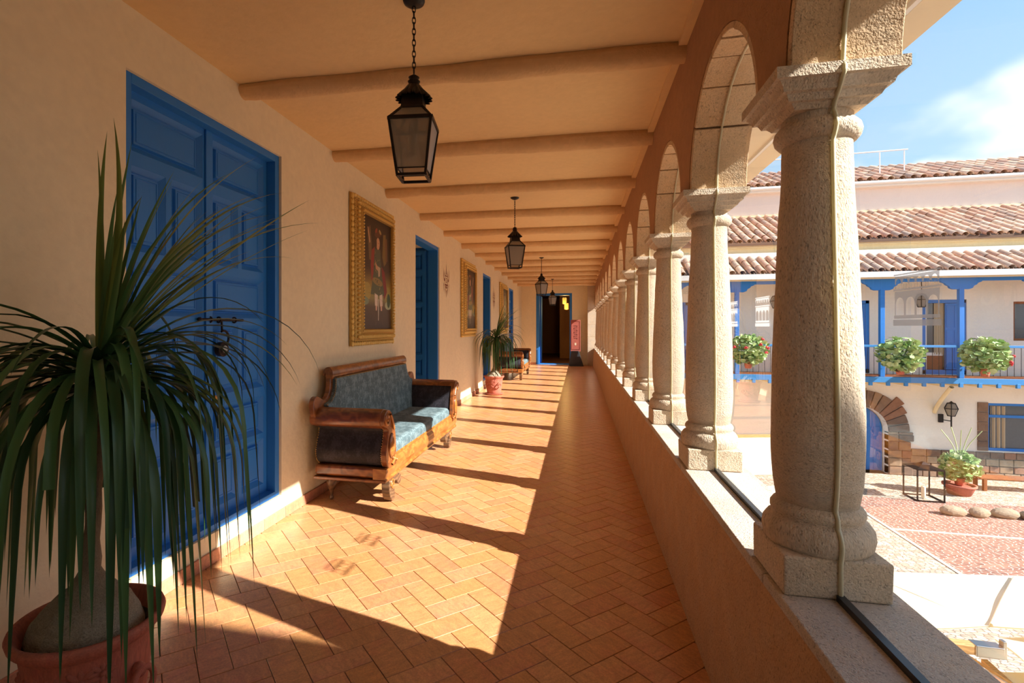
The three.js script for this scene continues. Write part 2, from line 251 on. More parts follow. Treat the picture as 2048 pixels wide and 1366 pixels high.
function leafPanel(s0, s1, y0, y1, d) { // a fielded panel: sunk ground with a raised middle; d = depth of the face behind the wall face
  const x = XL - d, parts = [bx(x - 0.045, x - 0.032, y0 - 0.004, y1 + 0.004, -s0 + 0.004, -s1 - 0.004)];
  const f = (ins, dep) => ({ a: s0 + ins, b: s1 - ins, c: y0 + ins, e: y1 - ins, x: x - dep });
  const rings = [f(0, 0.001), f(0.036, 0.03), f(0.044, 0.032), f(0.05, 0.014), f(0.058, 0.013), f(0.06, 0.017), f(0.067, 0.017), f(0.069, 0.013)];
  const pos = [];
  const quad = (A, B, C, D) => pos.push(...A, ...B, ...C, ...A, ...C, ...D);
  const cor = (r) => [[r.x, r.c, -r.a], [r.x, r.c, -r.b], [r.x, r.e, -r.b], [r.x, r.e, -r.a]];
  for (let i = 0; i + 1 < rings.length; i++) { const p = cor(rings[i]), q = cor(rings[i + 1]); for (let k = 0; k < 4; k++) quad(p[k], p[(k + 1) % 4], q[(k + 1) % 4], q[k]); }
  const l = cor(rings[rings.length - 1]); quad(l[0], l[1], l[2], l[3]);
  const g = new THREE.BufferGeometry(); g.setAttribute('position', new THREE.Float32BufferAttribute(pos, 3)); g.computeVertexNormals(); parts.push(boxUV(g));
  return parts;
}
function makeLeaf(parent, s0, s1, y0, y1, d, stileIn) { // one door leaf of three wide and three pairs of narrow panels
  const leaf = grp('door_leaf', [0, 0, 0], parent), H = y1 - y0, f = (v) => y0 + v * H;
  const rows = [[0.028, 0.165, 2], [0.181, 0.292, 1], [0.32, 0.503, 2], [0.523, 0.637, 1], [0.661, 0.842, 2], [0.873, 0.983, 1]];
  const sh = shp(rect(s0, s1, y0, y1)), a = s0 + stileIn[0], b = s1 - stileIn[1], mid = (a + b) / 2, cells = [];
  for (const [v0, v1, n] of rows) { if (n === 1) cells.push([a, b, f(v0), f(v1)]); else cells.push([a, mid - 0.022, f(v0), f(v1)], [mid + 0.022, b, f(v0), f(v1)]); }
  for (const [c0, c1, e0, e1] of cells) sh.holes.push(hole([[c0, e0], [c0, e1], [c1, e1], [c1, e0]]));
  mesh('stiles_and_rails', side(sh, XL - d - 0.045, 0.045), M.blue, leaf);
  for (const c of cells) mesh('panel', leafPanel(...c, d), M.blue, leaf);
  return leaf;
}
function doorFrame(parent, a, b) {
  const d0 = XL - 0.022, d1 = XL - 0.2, w = 0.058;
  mesh('frame', [rbx(d0, d1, DY0, DY1, -a, -a - w, 0.004), rbx(d0, d1, DY0, DY1, -b, -b + w, 0.004), rbx(d0, d1, DY1 - w, DY1, -a - w, -b + w, 0.004), rbx(d0, d1, DY0, DY0 + 0.045, -a - w, -b + w, 0.004)], M.blue, parent);
}
function ironwork(parent, mid, scale = 1) { // bolt, padlock, escutcheon and keyhole at the meeting stile
  const x = XL - 0.11;
  const b = grp('bolt', [0, 0, 0], parent);
  mesh('bolt_rod', [bar(V(x + 0.03, 1.655, -mid + 0.1), V(x + 0.03, 1.655, -mid - 0.36), 0.02, 0.02, true), ball(x + 0.03, 1.655, -mid + 0.1, 0.017), bar(V(x + 0.03, 1.655, -mid - 0.12), V(x + 0.035, 1.575, -mid - 0.12), 0.016, 0.016, true)], M.iron, b);
  for (const o of [-0.01, -0.1, -0.27]) mesh('staple', clean(new THREE.TorusGeometry(0.019, 0.006, 6, 14).translate(x + 0.022, 1.655, -mid + o)), M.iron, b);
  const p = grp('padlock', [0, 0, 0], parent);
  const arc = []; for (let i = 0; i <= 12; i++) { const t = -0.5 + i / 12 * 3.6; arc.push(V(x + 0.045, 1.525 + 0.052 * Math.cos(t), -mid - 0.125 - 0.052 * Math.sin(t))); }
  mesh('shackle', tube(arc, 0.0085, 30), M.iron, p);
  mesh('lock_body', [clean(new THREE.CylinderGeometry(0.052, 0.052, 0.036, 26).rotateZ(Math.PI / 2).translate(x + 0.045, 1.445, -mid - 0.1)), clean(new THREE.TorusGeometry(0.046, 0.008, 8, 26).rotateY(Math.PI / 2).translate(x + 0.062, 1.445, -mid - 0.1))], M.iron, p);
  mesh('key_cover', clean(new THREE.CylinderGeometry(0.022, 0.026, 0.014, 18).rotateZ(Math.PI / 2).translate(x + 0.07, 1.445, -mid - 0.1)), M.steel, p);
  mesh('escutcheon', lathe([[1.41, 0.003], [1.43, 0.011], [1.455, 0.017], [1.48, 0.011], [1.505, 0.018], [1.53, 0.01], [1.55, 0.003]], 14).translate(x + 0.006, 0, -mid + 0.012), M.steel, parent);
  mesh('keyhole_rosette', [clean(new THREE.CylinderGeometry(0.024, 0.027, 0.014, 20).rotateZ(Math.PI / 2).translate(x + 0.008, 1.09, -mid - 0.075)), clean(new THREE.TorusGeometry(0.015, 0.004, 6, 18).rotateY(Math.PI / 2).translate(x + 0.016, 1.09, -mid - 0.075))], M.brass, parent);
}
const doorLabels = ['big closed blue panelled double door behind the near plant', 'open blue door between the first and second paintings', 'open blue door behind the far potted palm', 'closed blue door nearest the end of the gallery'];
DOORS.forEach(([a, b], i) => {
  const g = struct(grp('door_' + (i + 1)), doorLabels[i]);
  doorFrame(g, a, b);
  const s0 = a + 0.058, s1 = b - 0.058, mid = (s0 + s1) / 2, y0 = DY0 + 0.045, y1 = DY1 - 0.058;
  if (i === 0 || i === 3) {
    makeLeaf(g, s0 + 0.003, mid - 0.003, y0, y1, 0.1, [0.05, 0.045]);
    makeLeaf(g, mid + 0.003, s1 - 0.003, y0, y1, 0.1, [0.05, 0.045]);
    mesh('cover_strip', rbx(XL - 0.1, XL - 0.085, y0, y1, -mid + 0.03, -mid - 0.03, 0.004), M.blue, g);
    ironwork(g, mid);
  } else { // leaf swung into the room, standing square to the wall at the far jamb
    mesh('jamb_lining', [bx(XL - 0.2, XL - 0.5, DY0, DY1, -b + 0.02, -b), bx(XL - 0.2, XL - 0.5, DY0, DY1, -a, -a - 0.02)], M.blue, g);
    const w = (s1 - s0) / 2 + 0.1, leaf = makeLeaf(g, 0, w, y0, y1, 0, [0.06, 0.06]);
    leaf.children.forEach((c) => { c.geometry.translate(-XL, 0, 0); });
    leaf.rotation.y = -Math.PI / 2; leaf.position.set(XL - 0.24 - w, 0, -b + 0.075);
  }
  rebase(g, XL, DY0, -(a + b) / 2);
});

// ---------------------------------------------------------------- rooms behind the wall, end wall, near wall, ceiling
struct(mesh('wall_rooms_back', bx(-6.2, -6.0, 0, YC + 0.1, ZN, ZE), M.roomWall), 'dark wall of the rooms behind the open doors');
for (const z of [-5.5, -11, -16.5]) struct(mesh('wall_partition', bx(-6.0, XL - 0.5, 0, YC, z - 0.06, z + 0.06), M.roomWall), 'dark partition between the rooms behind the doors');
{
  const s = shp(rect(-6.2, 0.97, -0.02, YC + 0.1)); s.holes.push(hole([[-1.79, 0.0], [-1.79, 3.07], [-0.27, 3.07], [-0.27, 0.0]]));
  struct(mesh('wall_end', boxUV(ext(s, 0.4).translate(0, 0, ZE - 0.4)), M.wall), 'plastered wall closing the far end of the gallery');
  const g = struct(grp('door_5', [-1.03, 0, ZE]), 'blue framed doorway into the dark room at the end');
  mesh('frame', [rbx(-0.76, -0.62, 0, 3.07, -0.3, -0.015, 0.006), rbx(0.66, 0.76, 0, 3.07, -0.3, -0.015, 0.006), rbx(-0.62, 0.66, 2.98, 3.07, -0.3, -0.015, 0.006), rbx(-0.62, 0.66, 0, 0.05, -0.3, -0.015, 0.006)], M.blue, g);
  mesh('door_leaf', rbx(-0.62, -0.56, 0.06, 2.97, -1.0, -0.3, 0.006), M.blue, g);
  struct(mesh('wall_end_room', [bx(-6.2, -6.0, 0, 3.4, ZE - 0.4, ZE - 10), bx(1.0, 1.2, 0, 3.4, ZE - 0.4, ZE - 10), bx(-6.2, 1.2, 0, 3.4, ZE - 10, ZE - 10.2), bx(-0.95, 1.0, 0, 3.4, ZE - 5, ZE - 4.85)], M.roomWall), 'brown plastered walls of the room beyond the end doorway');
  struct(mesh('floor_end_room', bx(-6.2, 1.2, -0.3, 0, ZE - 0.4, ZE - 10.2), M.roomFloor), 'dark wooden floor of the room beyond the end doorway');
  struct(mesh('ceiling_end_room', bx(-6.2, 1.2, 3.4, 3.6, ZE - 0.4, ZE - 10.2), M.roomFloor), 'wooden ceiling of the room beyond the end doorway');
  struct(mesh('wall_near', bx(-6.2, 0.97, 0, YC + 0.1, ZN, ZN + 0.3), M.wall), 'plastered wall behind the viewer');
  const p = struct(grp('trim_1'), 'sunlit stone pilaster in the far right corner of the gallery');
  for (const [y0, y1] of [[0, 0.62], [0.625, 1.2], [1.205, 1.72], [1.725, 2.3], [2.305, 2.9], [2.905, YC]]) mesh('stone_block', rbx(0.37, 0.97, y0, y1, ZE, ZE + 0.34, 0.008), M.stone, p);
}
{
  const c = struct(grp('ceiling'), 'peach plastered ceiling crossed by rounded log beams');
  mesh('ceiling_slab', bx(-6.2, 0.97, YC, YC + 0.22, ZN + 0.3, ZE - 0.4), M.ceil, c);
  for (let k = -5; k < 13; k++) {
    const zl = -3.36 - 1.468 * k, zr = zl - 0.14; if (zr < ZE + 0.2) continue;
    const L = XI - XL + 0.06, g = new THREE.CylinderGeometry(0.066, 0.086, L, 20, 60).rotateZ(Math.PI / 2).translate(0, 0, 0);
    wobble(g, 0.02, 2.6, k * 11.3); wobble(g, 0.006, 11, k * 5.3);
    const b = mesh('log_beam', boxUV(g), M.beam, c); b.position.set((XL + XI) / 2, YC - 0.03, (zl + zr) / 2); b.rotation.y = Math.atan2(0.14, L);
  }
  const t = struct(mesh('trim_2', side(shp(rect(-ZN, -ZE, YC - 0.03, YC)), XI - 0.05, 0.06), M.ceil), 'plaster fillet where the ceiling meets the arcade wall');
}

// ---------------------------------------------------------------- arcade: parapet, sill, columns, arches, glass
{
  const par = struct(grp('wall_right_parapet'), 'low sloping brown wall carrying the stone columns');
  const prof = shp([[0.58, 0], [0.592, 0.25], [0.612, 0.55], [0.634, 0.70], [0.99, 0.70], [0.99, -3.9], [0.58, -3.9]]);
  mesh('parapet_body', boxUV(ext(prof, ZN - ZE).translate(0, 0, ZE)), M.parapet, par);
  for (let i = FIRST - 1; i < NCOL; i++) {
    const a = i < FIRST ? -ZN : colS(i) - 0.0, b = i === NCOL - 1 ? -ZE - 0.34 : colS(i + 1);
    const g = rbx(0.628, 1.0, 0.70, SILL, -a - 0.003, -b + 0.003, 0.006, 2); mesh('sill_stone', wobble(g, 0.002, 14, i), M.sill, par);
  }
}
const colProf = [[0.866, 0.15], [0.878, 0.158], [0.905, 0.163], [0.93, 0.160], [0.95, 0.147], [0.958, 0.134], [0.966, 0.132], [0.974, 0.137], [0.988, 0.137], [1.0, 0.129], [1.007, 0.118], [1.03, 0.122], [1.07, 0.1285], [1.13, 0.1335], [1.2, 0.136], [1.3, 0.1355], [1.45, 0.1315], [1.6, 0.126], [1.8, 0.118], [2.0, 0.109], [2.15, 0.1035], [2.222, 0.1015], [2.226, 0.113], [2.24, 0.124], [2.257, 0.128], [2.274, 0.124], [2.288, 0.112], [2.292, 0.1], [2.315, 0.104]];
const capProf = [[2.312, 0.104], [2.33, 0.118], [2.332, 0.13], [2.352, 0.14], [2.356, 0.153], [2.372, 0.158], [2.387, 0.170], [2.39, 0.182], [CAP, 0.182]];
const radiusAt = (y) => { if (y < 0.866) return 0.1525; const p = y >= 2.312 ? capProf : colProf; for (let i = 1; i < p.length; i++) if (y <= p[i][0]) return mixf(p[i - 1][1], p[i][1], clamp((y - p[i - 1][0]) / Math.max(1e-5, p[i][0] - p[i - 1][0]))); return 0.165; };
{
  const cut = (a, b) => colProf.filter(([y]) => y >= a - 1e-6 && y <= b + 1e-6);
  const geo = {
    plinth: wobble(rbx(-0.1525, 0.1525, 0, 0.126, -0.1525, 0.1525, 0.008, 3), 0.003, 20, 3),
    base: lathe(cut(0.866, 1.007).map(([y, r]) => [y - SILL, r]), 40), shaft: wobble(lathe(cut(1.007, 2.222).map(([y, r]) => [y - SILL, r]).flatMap((p, i, a) => i + 1 < a.length ? [0, 0.25, 0.5, 0.75].map((t) => [mixf(p[0], a[i + 1][0], t), mixf(p[1], a[i + 1][1], t)]) : [p]), 40), 0.0035, 9, 1),
    ring: lathe(cut(2.222, 2.315).map(([y, r]) => [y - SILL, r]), 40), capital: squareLathe([[capProf[0][0] - SILL, 0.0], ...capProf.map(([y, r]) => [y - SILL, r]), [CAP - SILL, 0]]),
  };
  const proto = grp('stone_column');
  mesh('plinth', geo.plinth, M.stone, proto); mesh('base_moulding', geo.base, M.stone, proto); mesh('shaft', geo.shaft, M.stone, proto); mesh('neck_ring', geo.ring, M.stone, proto); mesh('capital', geo.capital, M.stone, proto);
  for (let i = FIRST; i < NCOL; i++) {
    const c = i === 1 ? proto : proto.clone(); if (c !== proto) { c.name = numbered('stone_column'); scene.add(c); }
    c.position.set(XG - 0.005, SILL + 0.001, -colS(i)); c.rotation.y = [0, 0, 2, 1, 3][(i + 5) % 5] * Math.PI / 2;
    tag(c, i < 0 ? (i === -1 ? 'first' : 'second') + ' stone column behind the viewer, outside the picture' : i === 0 ? 'stone column beside the viewer, just outside the picture on the right' : i === 1 ? 'largest and nearest rough stone column, partly in shadow at right' : i === NCOL - 1 ? 'last and smallest stone column beside the far pilaster' : ordinals[i] + ' stone column of the arcade counted from the viewer', 'column', 'columns of the arcade');
  }
}
const RX = PITCH / 2 - 0.165, RY = 0.55, RING = 0.034;
const bays = []; for (let i = 0; i < NCOL; i++) bays.push(i < NCOL - 1 ? { a: colS(i), b: colS(i + 1), rx: RX, ry: RY } : { a: colS(i), b: -ZE - 0.34 + 0.165, rx: (-ZE - 0.34 + 0.165 - colS(i)) / 2 - 0.165, ry: 0.3 });
for (let i = -1; i >= FIRST - 1; i--) bays.unshift({ a: colS(i), b: colS(i + 1), rx: RX, ry: RY });
{
  const wall = struct(grp('wall_right'), 'brown plastered arcade wall with a row of round arches');
  const pts = [[-ZN, YC + 0.1], [-ZN, CAP]];
  for (const { a, b, rx, ry } of bays) { const m = (a + b) / 2, X = rx + RING, Y = ry + RING; for (let k = 0; k <= 28; k++) { const t = Math.PI - k / 28 * Math.PI; pts.push([m + X * Math.cos(t), CAP + Y * Math.sin(t)]); } }
  pts.push([-ZE, CAP], [-ZE, YC + 0.1]);
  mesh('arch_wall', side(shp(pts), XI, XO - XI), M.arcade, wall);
  const cuts = [0, 36, 60, 81, 99, 120, 144, 180].map((d) => d * Math.PI / 180);
  bays.forEach(({ a, b, rx, ry }, n) => {
    const m = (a + b) / 2;
    for (let k = 0; k + 1 < cuts.length; k++) {
      const j = 0.006 / rx, t0 = cuts[k] + (k ? j : 0), t1 = cuts[k + 1] - (k + 2 < cuts.length ? j : 0), N = 7, p = [], dr = (hash3(n, k, 3) - 0.5) * 0.008;
      for (let q = 0; q <= N; q++) { const t = mixf(t0, t1, q / N); p.push([m + (rx + dr) * Math.cos(t), CAP + (ry + dr) * Math.sin(t)]); }
      for (let q = N; q >= 0; q--) { const t = mixf(t0, t1, q / N); p.push([m + (rx + RING - 0.002) * Math.cos(t), CAP + (ry + RING - 0.002) * Math.sin(t)]); }
      mesh('voussoir', side(shp(p), XI + 0.006, XO - XI - 0.012, 0.003, { bevelOffset: -0.003, bevelSegments: 1 }), M.voussoir, wall);
    }
  });
  mesh('corner_pier', [bx(XI - 0.02, XO, SILL, CAP, ZN, -colS(FIRST - 1) - 0.15)], M.stone, wall);
}
{
  const ys = []; for (let y = 0.745; y < CAP; y += 0.012) ys.push(y);
  bays.forEach(({ a, b, rx, ry }, n) => {
    const m = (a + b) / 2, last = n === bays.length - 1, first = n === 0;
    const L = ys.map((y) => [first ? a + 0.155 : a + radiusAt(y) + 0.006, y]), Rr = ys.map((y) => [last ? b - 0.168 : b - radiusAt(y) - 0.006, y]);
    const arc = []; for (let k = 0; k <= 30; k++) { const t = Math.PI - k / 30 * Math.PI; arc.push([m + (rx - 0.006) * Math.cos(t), CAP + 0.004 + (ry - 0.006) * Math.sin(t)]); }
    const out = [...L, ...arc, ...Rr.slice().reverse()];
    const w = struct(grp('window_' + (n + 1)), n === 3 ? 'frameless glass pane of the nearest arch, right of the largest column' : 'frameless glass pane filling an arch of the arcade');
    mesh('pane', clean(new THREE.ShapeGeometry(shp(out)).rotateY(Math.PI / 2).translate(XG, 0, 0)), M.glass, w);
    mesh('sealing_bead', polyTube(out.filter((_, i) => i % 2 === 0).map(([s, y]) => V(XG, y, -s)), 0.0066), M.bead, w);
    mesh('sill_channel', bx(XG - 0.011, XG + 0.011, SILL - 0.002, SILL + 0.02, -a - 0.155, -b + 0.155), M.channel, w);
    rebase(w, XG, SILL, -m);
  });
}
// etched emblem of a little arcade on the glass
{
  const c = document.createElement('canvas'); c.width = 360; c.height = 270; const x = c.getContext('2d');
  x.fillStyle = '#000'; x.fillRect(0, 0, 360, 270); x.fillStyle = '#fff';
  x.fillRect(0, 236, 360, 30); x.fillRect(8, 214, 344, 16); x.fillRect(12, 92, 336, 34); x.fillRect(0, 78, 360, 10); x.fillRect(14, 14, 332, 40); x.fillRect(4, 2, 352, 8);
  x.fillRect(14, 122, 332, 92);
  x.fillStyle = '#000';
  for (let k = 0; k < 4; k++) { const cx = 55 + k * 83; x.beginPath(); x.arc(cx, 156, 34, Math.PI, 0); x.fill(); x.fillRect(cx - 34, 155, 68, 58); }
  for (let k = 0; k < 6; k++) { const cx = 44 + k * 54; x.beginPath(); x.arc(cx, 46, 19, Math.PI, 0); x.fill(); x.fillRect(cx - 19, 45, 38, 10); }
  x.fillStyle = '#777'; for (let k = 0; k < 16; k++) x.fillRect(20 + k * 21, 54, 5, 24);
  const t = new THREE.CanvasTexture(c); const mat = phy({ color: lin(0.6, 0.6, 0.6), roughness: 1, transmission: 0.6, thickness: 0, alphaMap: t, transparent: true, opacity: 0.75, side: THREE.DoubleSide });
  const spots = [[1.47, 'etched arcade emblem on the nearest glass pane'], [2.545, 'etched arcade emblem on the glass left of the largest column'], [3.0, 'etched arcade emblem on the glass just right of the second column']];
  for (const [s, l] of spots) { const e = mesh('glass_emblem', new THREE.PlaneGeometry(0.183, 0.135).rotateY(-Math.PI / 2), mat); e.position.set(XG - 0.0025, 1.67, -s); tag(e, l, 'emblem', 'emblems on the glass'); }
}
// the eave of the gallery's own roof outside the arches
{
  const g = struct(grp('roof_eave'), 'cream boxed eave of the gallery roof seen through the arches');
  mesh('soffit', boxUV(ext(shp([[XO - 0.2, 3.60], [XO - 0.2, 3.44], [XO, 3.40], [1.78, 3.40], [1.78, 3.60]]), 27.2).translate(0, 0, ZE - 0.4)), M.eave, g);
  mesh('fascia', bx(1.78, 1.81, 3.37, 3.6, ZN + 0.3, ZE - 0.4), M.gutter, g);
  mesh('gutter', boxUV(ext(shp([[1.812, 3.37], [2.0, 3.352], [2.0, 3.50], [1.812, 3.52]]), 27.2).translate(0, 0, ZE - 0.4)), M.eave, g);
  mesh('roof_slope', boxUV(ext(shp([[1.99, 3.52], [2.0, 3.56], [-1.9, 4.75], [-6.2, 3.62], [-6.2, 3.6], [1.7, 3.6]]), 27.2).translate(0, 0, ZE - 0.4)), M.roofTiles[1], g);
}
// the wing that closes the courtyard behind the viewer: its roof edge shades the nearest arch
{
  const g = tag(grp('courtyard_wing', [5, -4.2, 2]), 'tall plastered wing of the courtyard behind the viewer', 'building');
  mesh('wall', bx(0.4, 13, 0, 10.3, -1.35, 4), M.cream, g);
  mesh('roof', boxUV(ext(shp([[-2.0, 10.45], [-2.0, 10.55], [1.5, 12.1], [4.6, 10.6], [4.6, 10.4]]), 13.0).rotateY(-Math.PI / 2).translate(13.0, 0, 0)), M.roofTiles[0], g);
}

// ---------------------------------------------------------------- paintings in gilt frames
function paintCanvas(v) {
  const W = 356, H = 512, c = document.createElement('canvas'); c.width = W; c.height = H; const x = c.getContext('2d');
  const g = x.createLinearGradient(0, 0, 0, H); g.addColorStop(0, '#2a1c14'); g.addColorStop(0.45, '#3d2a18'); g.addColorStop(0.6, v === 1 ? '#7d6228' : '#977a2c'); g.addColorStop(0.72, '#8c8450'); g.addColorStop(0.8, '#54402a'); g.addColorStop(1, '#3a2619');
  x.fillStyle = g; x.fillRect(0, 0, W, H);
  const sx = v === 1 ? -1 : 1; x.save(); if (sx < 0) { x.translate(W, 0); x.scale(-1, 1); }
  const E = (cx, cy, rx, ry, rot, col) => { x.fillStyle = col; x.beginPath(); x.ellipse(cx, cy, rx, ry, rot, 0, Math.PI * 2); x.fill(); };
  const Pl = (pts, col) => { x.fillStyle = col; x.beginPath(); pts.forEach(([a, b], i) => i ? x.lineTo(a, b) : x.moveTo(a, b)); x.closePath(); x.fill(); };
  E(60, 340, 46, 40, 0, '#a8903c'); E(312, 352, 40, 46, 0, '#9a8a44'); E(40, 384, 40, 18, 0, '#7c8a6a'); E(316, 396, 42, 20, 0, '#aab08c'); E(320, 372, 22, 34, 0, '#3c5236'); E(22, 364, 18, 34, 0, '#34492f');
  Pl([[64, 70], [96, 40], [112, 120], [108, 200], [84, 196]], '#6e5638'); Pl([[250, 60], [282, 54], [292, 190], [262, 210], [240, 170]], '#77602f'); Pl([[270, 80], [300, 70], [306, 180], [284, 190]], '#6e4a2a'); // wings
  Pl([[112, 150], [150, 130], [146, 270], [110, 290], [100, 220]], '#8e2c22'); Pl([[226, 210], [268, 236], [300, 330], [262, 372], [238, 300]], '#7e2420'); // cape
  Pl([[146, 138], [214, 136], [236, 262], [130, 266]], '#4e5340'); Pl([[128, 262], [238, 262], [266, 344], [226, 362], [170, 350], [100, 352]], '#52583c'); // coat and skirt
  E(182, 290, 62, 17, 0.12, '#8d7642');
  for (let k = 0; k < 46; k++) { const a = 140 + hash3(k, v, 1) * 90, b = 146 + hash3(k, v, 2) * 196; E(a, b, 3, 4, 0, k % 2 ? '#8f8a52' : '#2f3a2c'); }
  Pl([[146, 344], [184, 352], [182, 404], [150, 402]], '#d8c4b0'); Pl([[204, 352], [240, 344], [244, 400], [212, 404]], '#d8c4b0'); Pl([[156, 400], [178, 402], [172, 430], [160, 430]], '#caa088'); Pl([[216, 402], [238, 400], [236, 428], [222, 430]], '#caa088');
  Pl([[156, 424], [176, 424], [172, 484], [156, 494], [150, 486]], '#4a3622'); Pl([[218, 424], [238, 424], [252, 480], [262, 490], [240, 486]], '#4a3622'); Pl([[190, 370], [198, 370], [194, 470], [188, 470]], '#d6d2c4');
  E(178, 100, 30, 32, 0, '#3a2416'); E(187, 112, 21, 28, 0.1, '#c79a78'); E(186, 68, 40, 15, -0.2, '#5a3424'); E(166, 54, 16, 9, -0.7, '#8e3a2a'); E(212, 54, 16, 8, 0.5, '#a9905c'); E(163, 116, 9, 26, 0, '#2e1c12');
  E(193, 110, 2.5, 1.6, 0, '#2a1810'); E(199, 124, 4, 1.6, 0, '#8a4a3a'); E(203, 115, 2.5, 4, 0, '#b58766');
  Pl([[150, 196], [176, 214], [206, 226], [200, 242], [160, 232]], '#c0926e'); Pl([[184, 216], [216, 222], [210, 262], [190, 266]], '#b7a184'); Pl([[66, 54], [74, 52], [96, 116], [88, 124]], '#c79a78');
  x.restore();
  for (let k = 0; k < 500; k++) { x.fillStyle = k % 3 ? 'rgba(20,12,8,0.07)' : 'rgba(200,170,110,0.05)'; x.fillRect(hash3(k, v, 5) * W, hash3(k, v, 6) * H, 2 + hash3(k, v, 7) * 26, 1 + hash3(k, v, 8) * 3); }
  const t = new THREE.CanvasTexture(c); t.colorSpace = THREE.SRGBColorSpace; return t;
}
function painting(s0, s1, y0, y1, v, label) {
  const g = tag(grp('framed_painting', [XL, y0, -(s0 + s1) / 2]), label, 'painting', 'gilt framed paintings on the wall');
  const w = s1 - s0, h = y1 - y0, fw = 0.19, rim = 0.1, hw = w / 2;
  // frame built as four mitred lengths of a profile that rises from the wall to the inner rim
  const prof = [[0, 0.008], [0.012, 0.03], [0.03, 0.036], [0.045, 0.03], [0.06, 0.045], [0.1, 0.075], [0.13, 0.082], [0.145, rim], [0.17, rim + 0.006], [fw - 0.005, rim - 0.006], [fw, rim - 0.03]];
  const strip = (ax, ay, bx_, by, nx, ny) => { // from a to b along the outer edge, inward normal n; mitred
    const pos = [], tx = Math.sign(bx_ - ax), ty = Math.sign(by - ay);
    const P = (k, end) => { const [d, e] = prof[k]; const ox = end ? bx_ : ax, oy = end ? by : ay, m = end ? -d : d; return [e, oy + ny * d + ty * m, ox + nx * d + tx * m]; };
    for (let k = 0; k + 1 < prof.length; k++) { const A = P(k, 0), B = P(k, 1), C = P(k + 1, 1), D = P(k + 1, 0); pos.push(...A, ...B, ...C, ...A, ...C, ...D); }
    const q = new THREE.BufferGeometry(); q.setAttribute('position', new THREE.Float32BufferAttribute(pos, 3)); q.computeVertexNormals(); return boxUV(q);
  };
  mesh('gilt_frame', [strip(-hw, 0, hw, 0, 0, 1), strip(hw, 0, hw, h, -1, 0), strip(hw, h, -hw, h, 0, -1), strip(-hw, h, -hw, 0, 1, 0)], M.giltBase, g);
  const beads = [], row = (d, e, r, step, squash = 1) => { const a = -hw + d, b = hw - d, c = d, f = h - d; const put = (z, y, t) => { const q = new THREE.SphereGeometry(r, 6, 5); q.scale(0.8, t ? squash : 1, t ? 1 : squash); q.translate(e, y, z); beads.push(clean(q)); }; for (let z = a; z <= b; z += step) { put(z, c, 0); put(z, f, 0); } for (let y = c; y <= f; y += step) { put(a, y, 1); put(b, y, 1); } };
  row(0.026, 0.036, 0.026, 0.062, 1.3); row(0.062, 0.05, 0.0095, 0.024); row(0.102, 0.08, 0.027, 0.046, 0.6); row(0.168, rim + 0.006, 0.017, 0.036, 0.8);
  mesh('carved_beading', beads, M.gilt, g).userData.kind = 'stuff';
  const cv = new THREE.PlaneGeometry(w - 2 * fw + 0.02, h - 2 * fw + 0.02).rotateY(Math.PI / 2).translate(rim - 0.03, h / 2, 0);
  mesh('painted_canvas', cv, std({ map: paintCanvas(v), roughness: 0.45 }), g);
  mesh('stretcher', bx(0.004, rim - 0.034, 0.12, h - 0.12, -hw + 0.12, hw - 0.12), M.timberDark, g);
  return g;
}
painting(5.15, 6.44, 1.395, 3.075, 0, 'largest painting, above the near sofa: robed winged figure in gilt frame');
painting(10.55, 11.98, 1.395, 3.06, 1, 'gilt framed painting between the two open blue doors');
painting(15.98, 17.5, 1.4, 3.035, 2, 'smallest looking gilt framed painting above the far sofa');
// painted room signs: a rayed ornament around a small tablet
{
  const c = document.createElement('canvas'); c.width = 300; c.height = 340; const x = c.getContext('2d'); x.fillStyle = '#000'; x.fillRect(0, 0, 300, 340);
  x.strokeStyle = '#fff'; x.fillStyle = '#fff'; x.lineWidth = 9;
  const poly = (p) => { x.beginPath(); p.forEach(([a, b], i) => i ? x.lineTo(a, b) : x.moveTo(a, b)); x.closePath(); x.fill(); };
  poly([[150, 8], [164, 110], [136, 110]]); poly([[96, 66], [112, 122], [92, 112]]); poly([[204, 66], [188, 122], [208, 112]]); poly([[36, 50], [58, 120], [34, 176], [42, 118]]); poly([[264, 50], [242, 120], [266, 176], [258, 118]]);
  poly([[34, 190], [60, 214], [42, 290], [48, 226]]); poly([[266, 190], [240, 214], [258, 290], [252, 226]]); poly([[92, 250], [112, 246], [100, 306]]); poly([[208, 250], [188, 246], [200, 306]]); poly([[138, 262], [162, 262], [150, 334]]);
  x.strokeRect(96, 124, 108, 84); x.fillRect(60, 150, 26, 26); x.fillRect(214, 150, 26, 26); x.lineWidth = 7; x.beginPath(); x.moveTo(90, 214); x.lineTo(210, 214); x.stroke();
  for (let k = 0; k < 5; k++) x.fillRect(100 + k * 22, 222, 13, 22);
  x.lineWidth = 8; x.strokeRect(138, 146, 24, 40);
  const t = new THREE.CanvasTexture(c), mat = std({ color: '#8a4e34', roughness: 0.9, alphaMap: t, transparent: true });
  for (const [s, y, l] of [[9.37, 2.475, 'painted brown rayed ornament beside the open door, nearer one'], [14.95, 2.45, 'painted brown rayed ornament beside the farther open door']]) { const o = mesh('wall_ornament', new THREE.PlaneGeometry(0.56, 0.66).rotateY(Math.PI / 2), mat); o.position.set(XL + 0.003, y, -s); tag(o, l, 'ornament', 'painted wall ornaments'); }
}

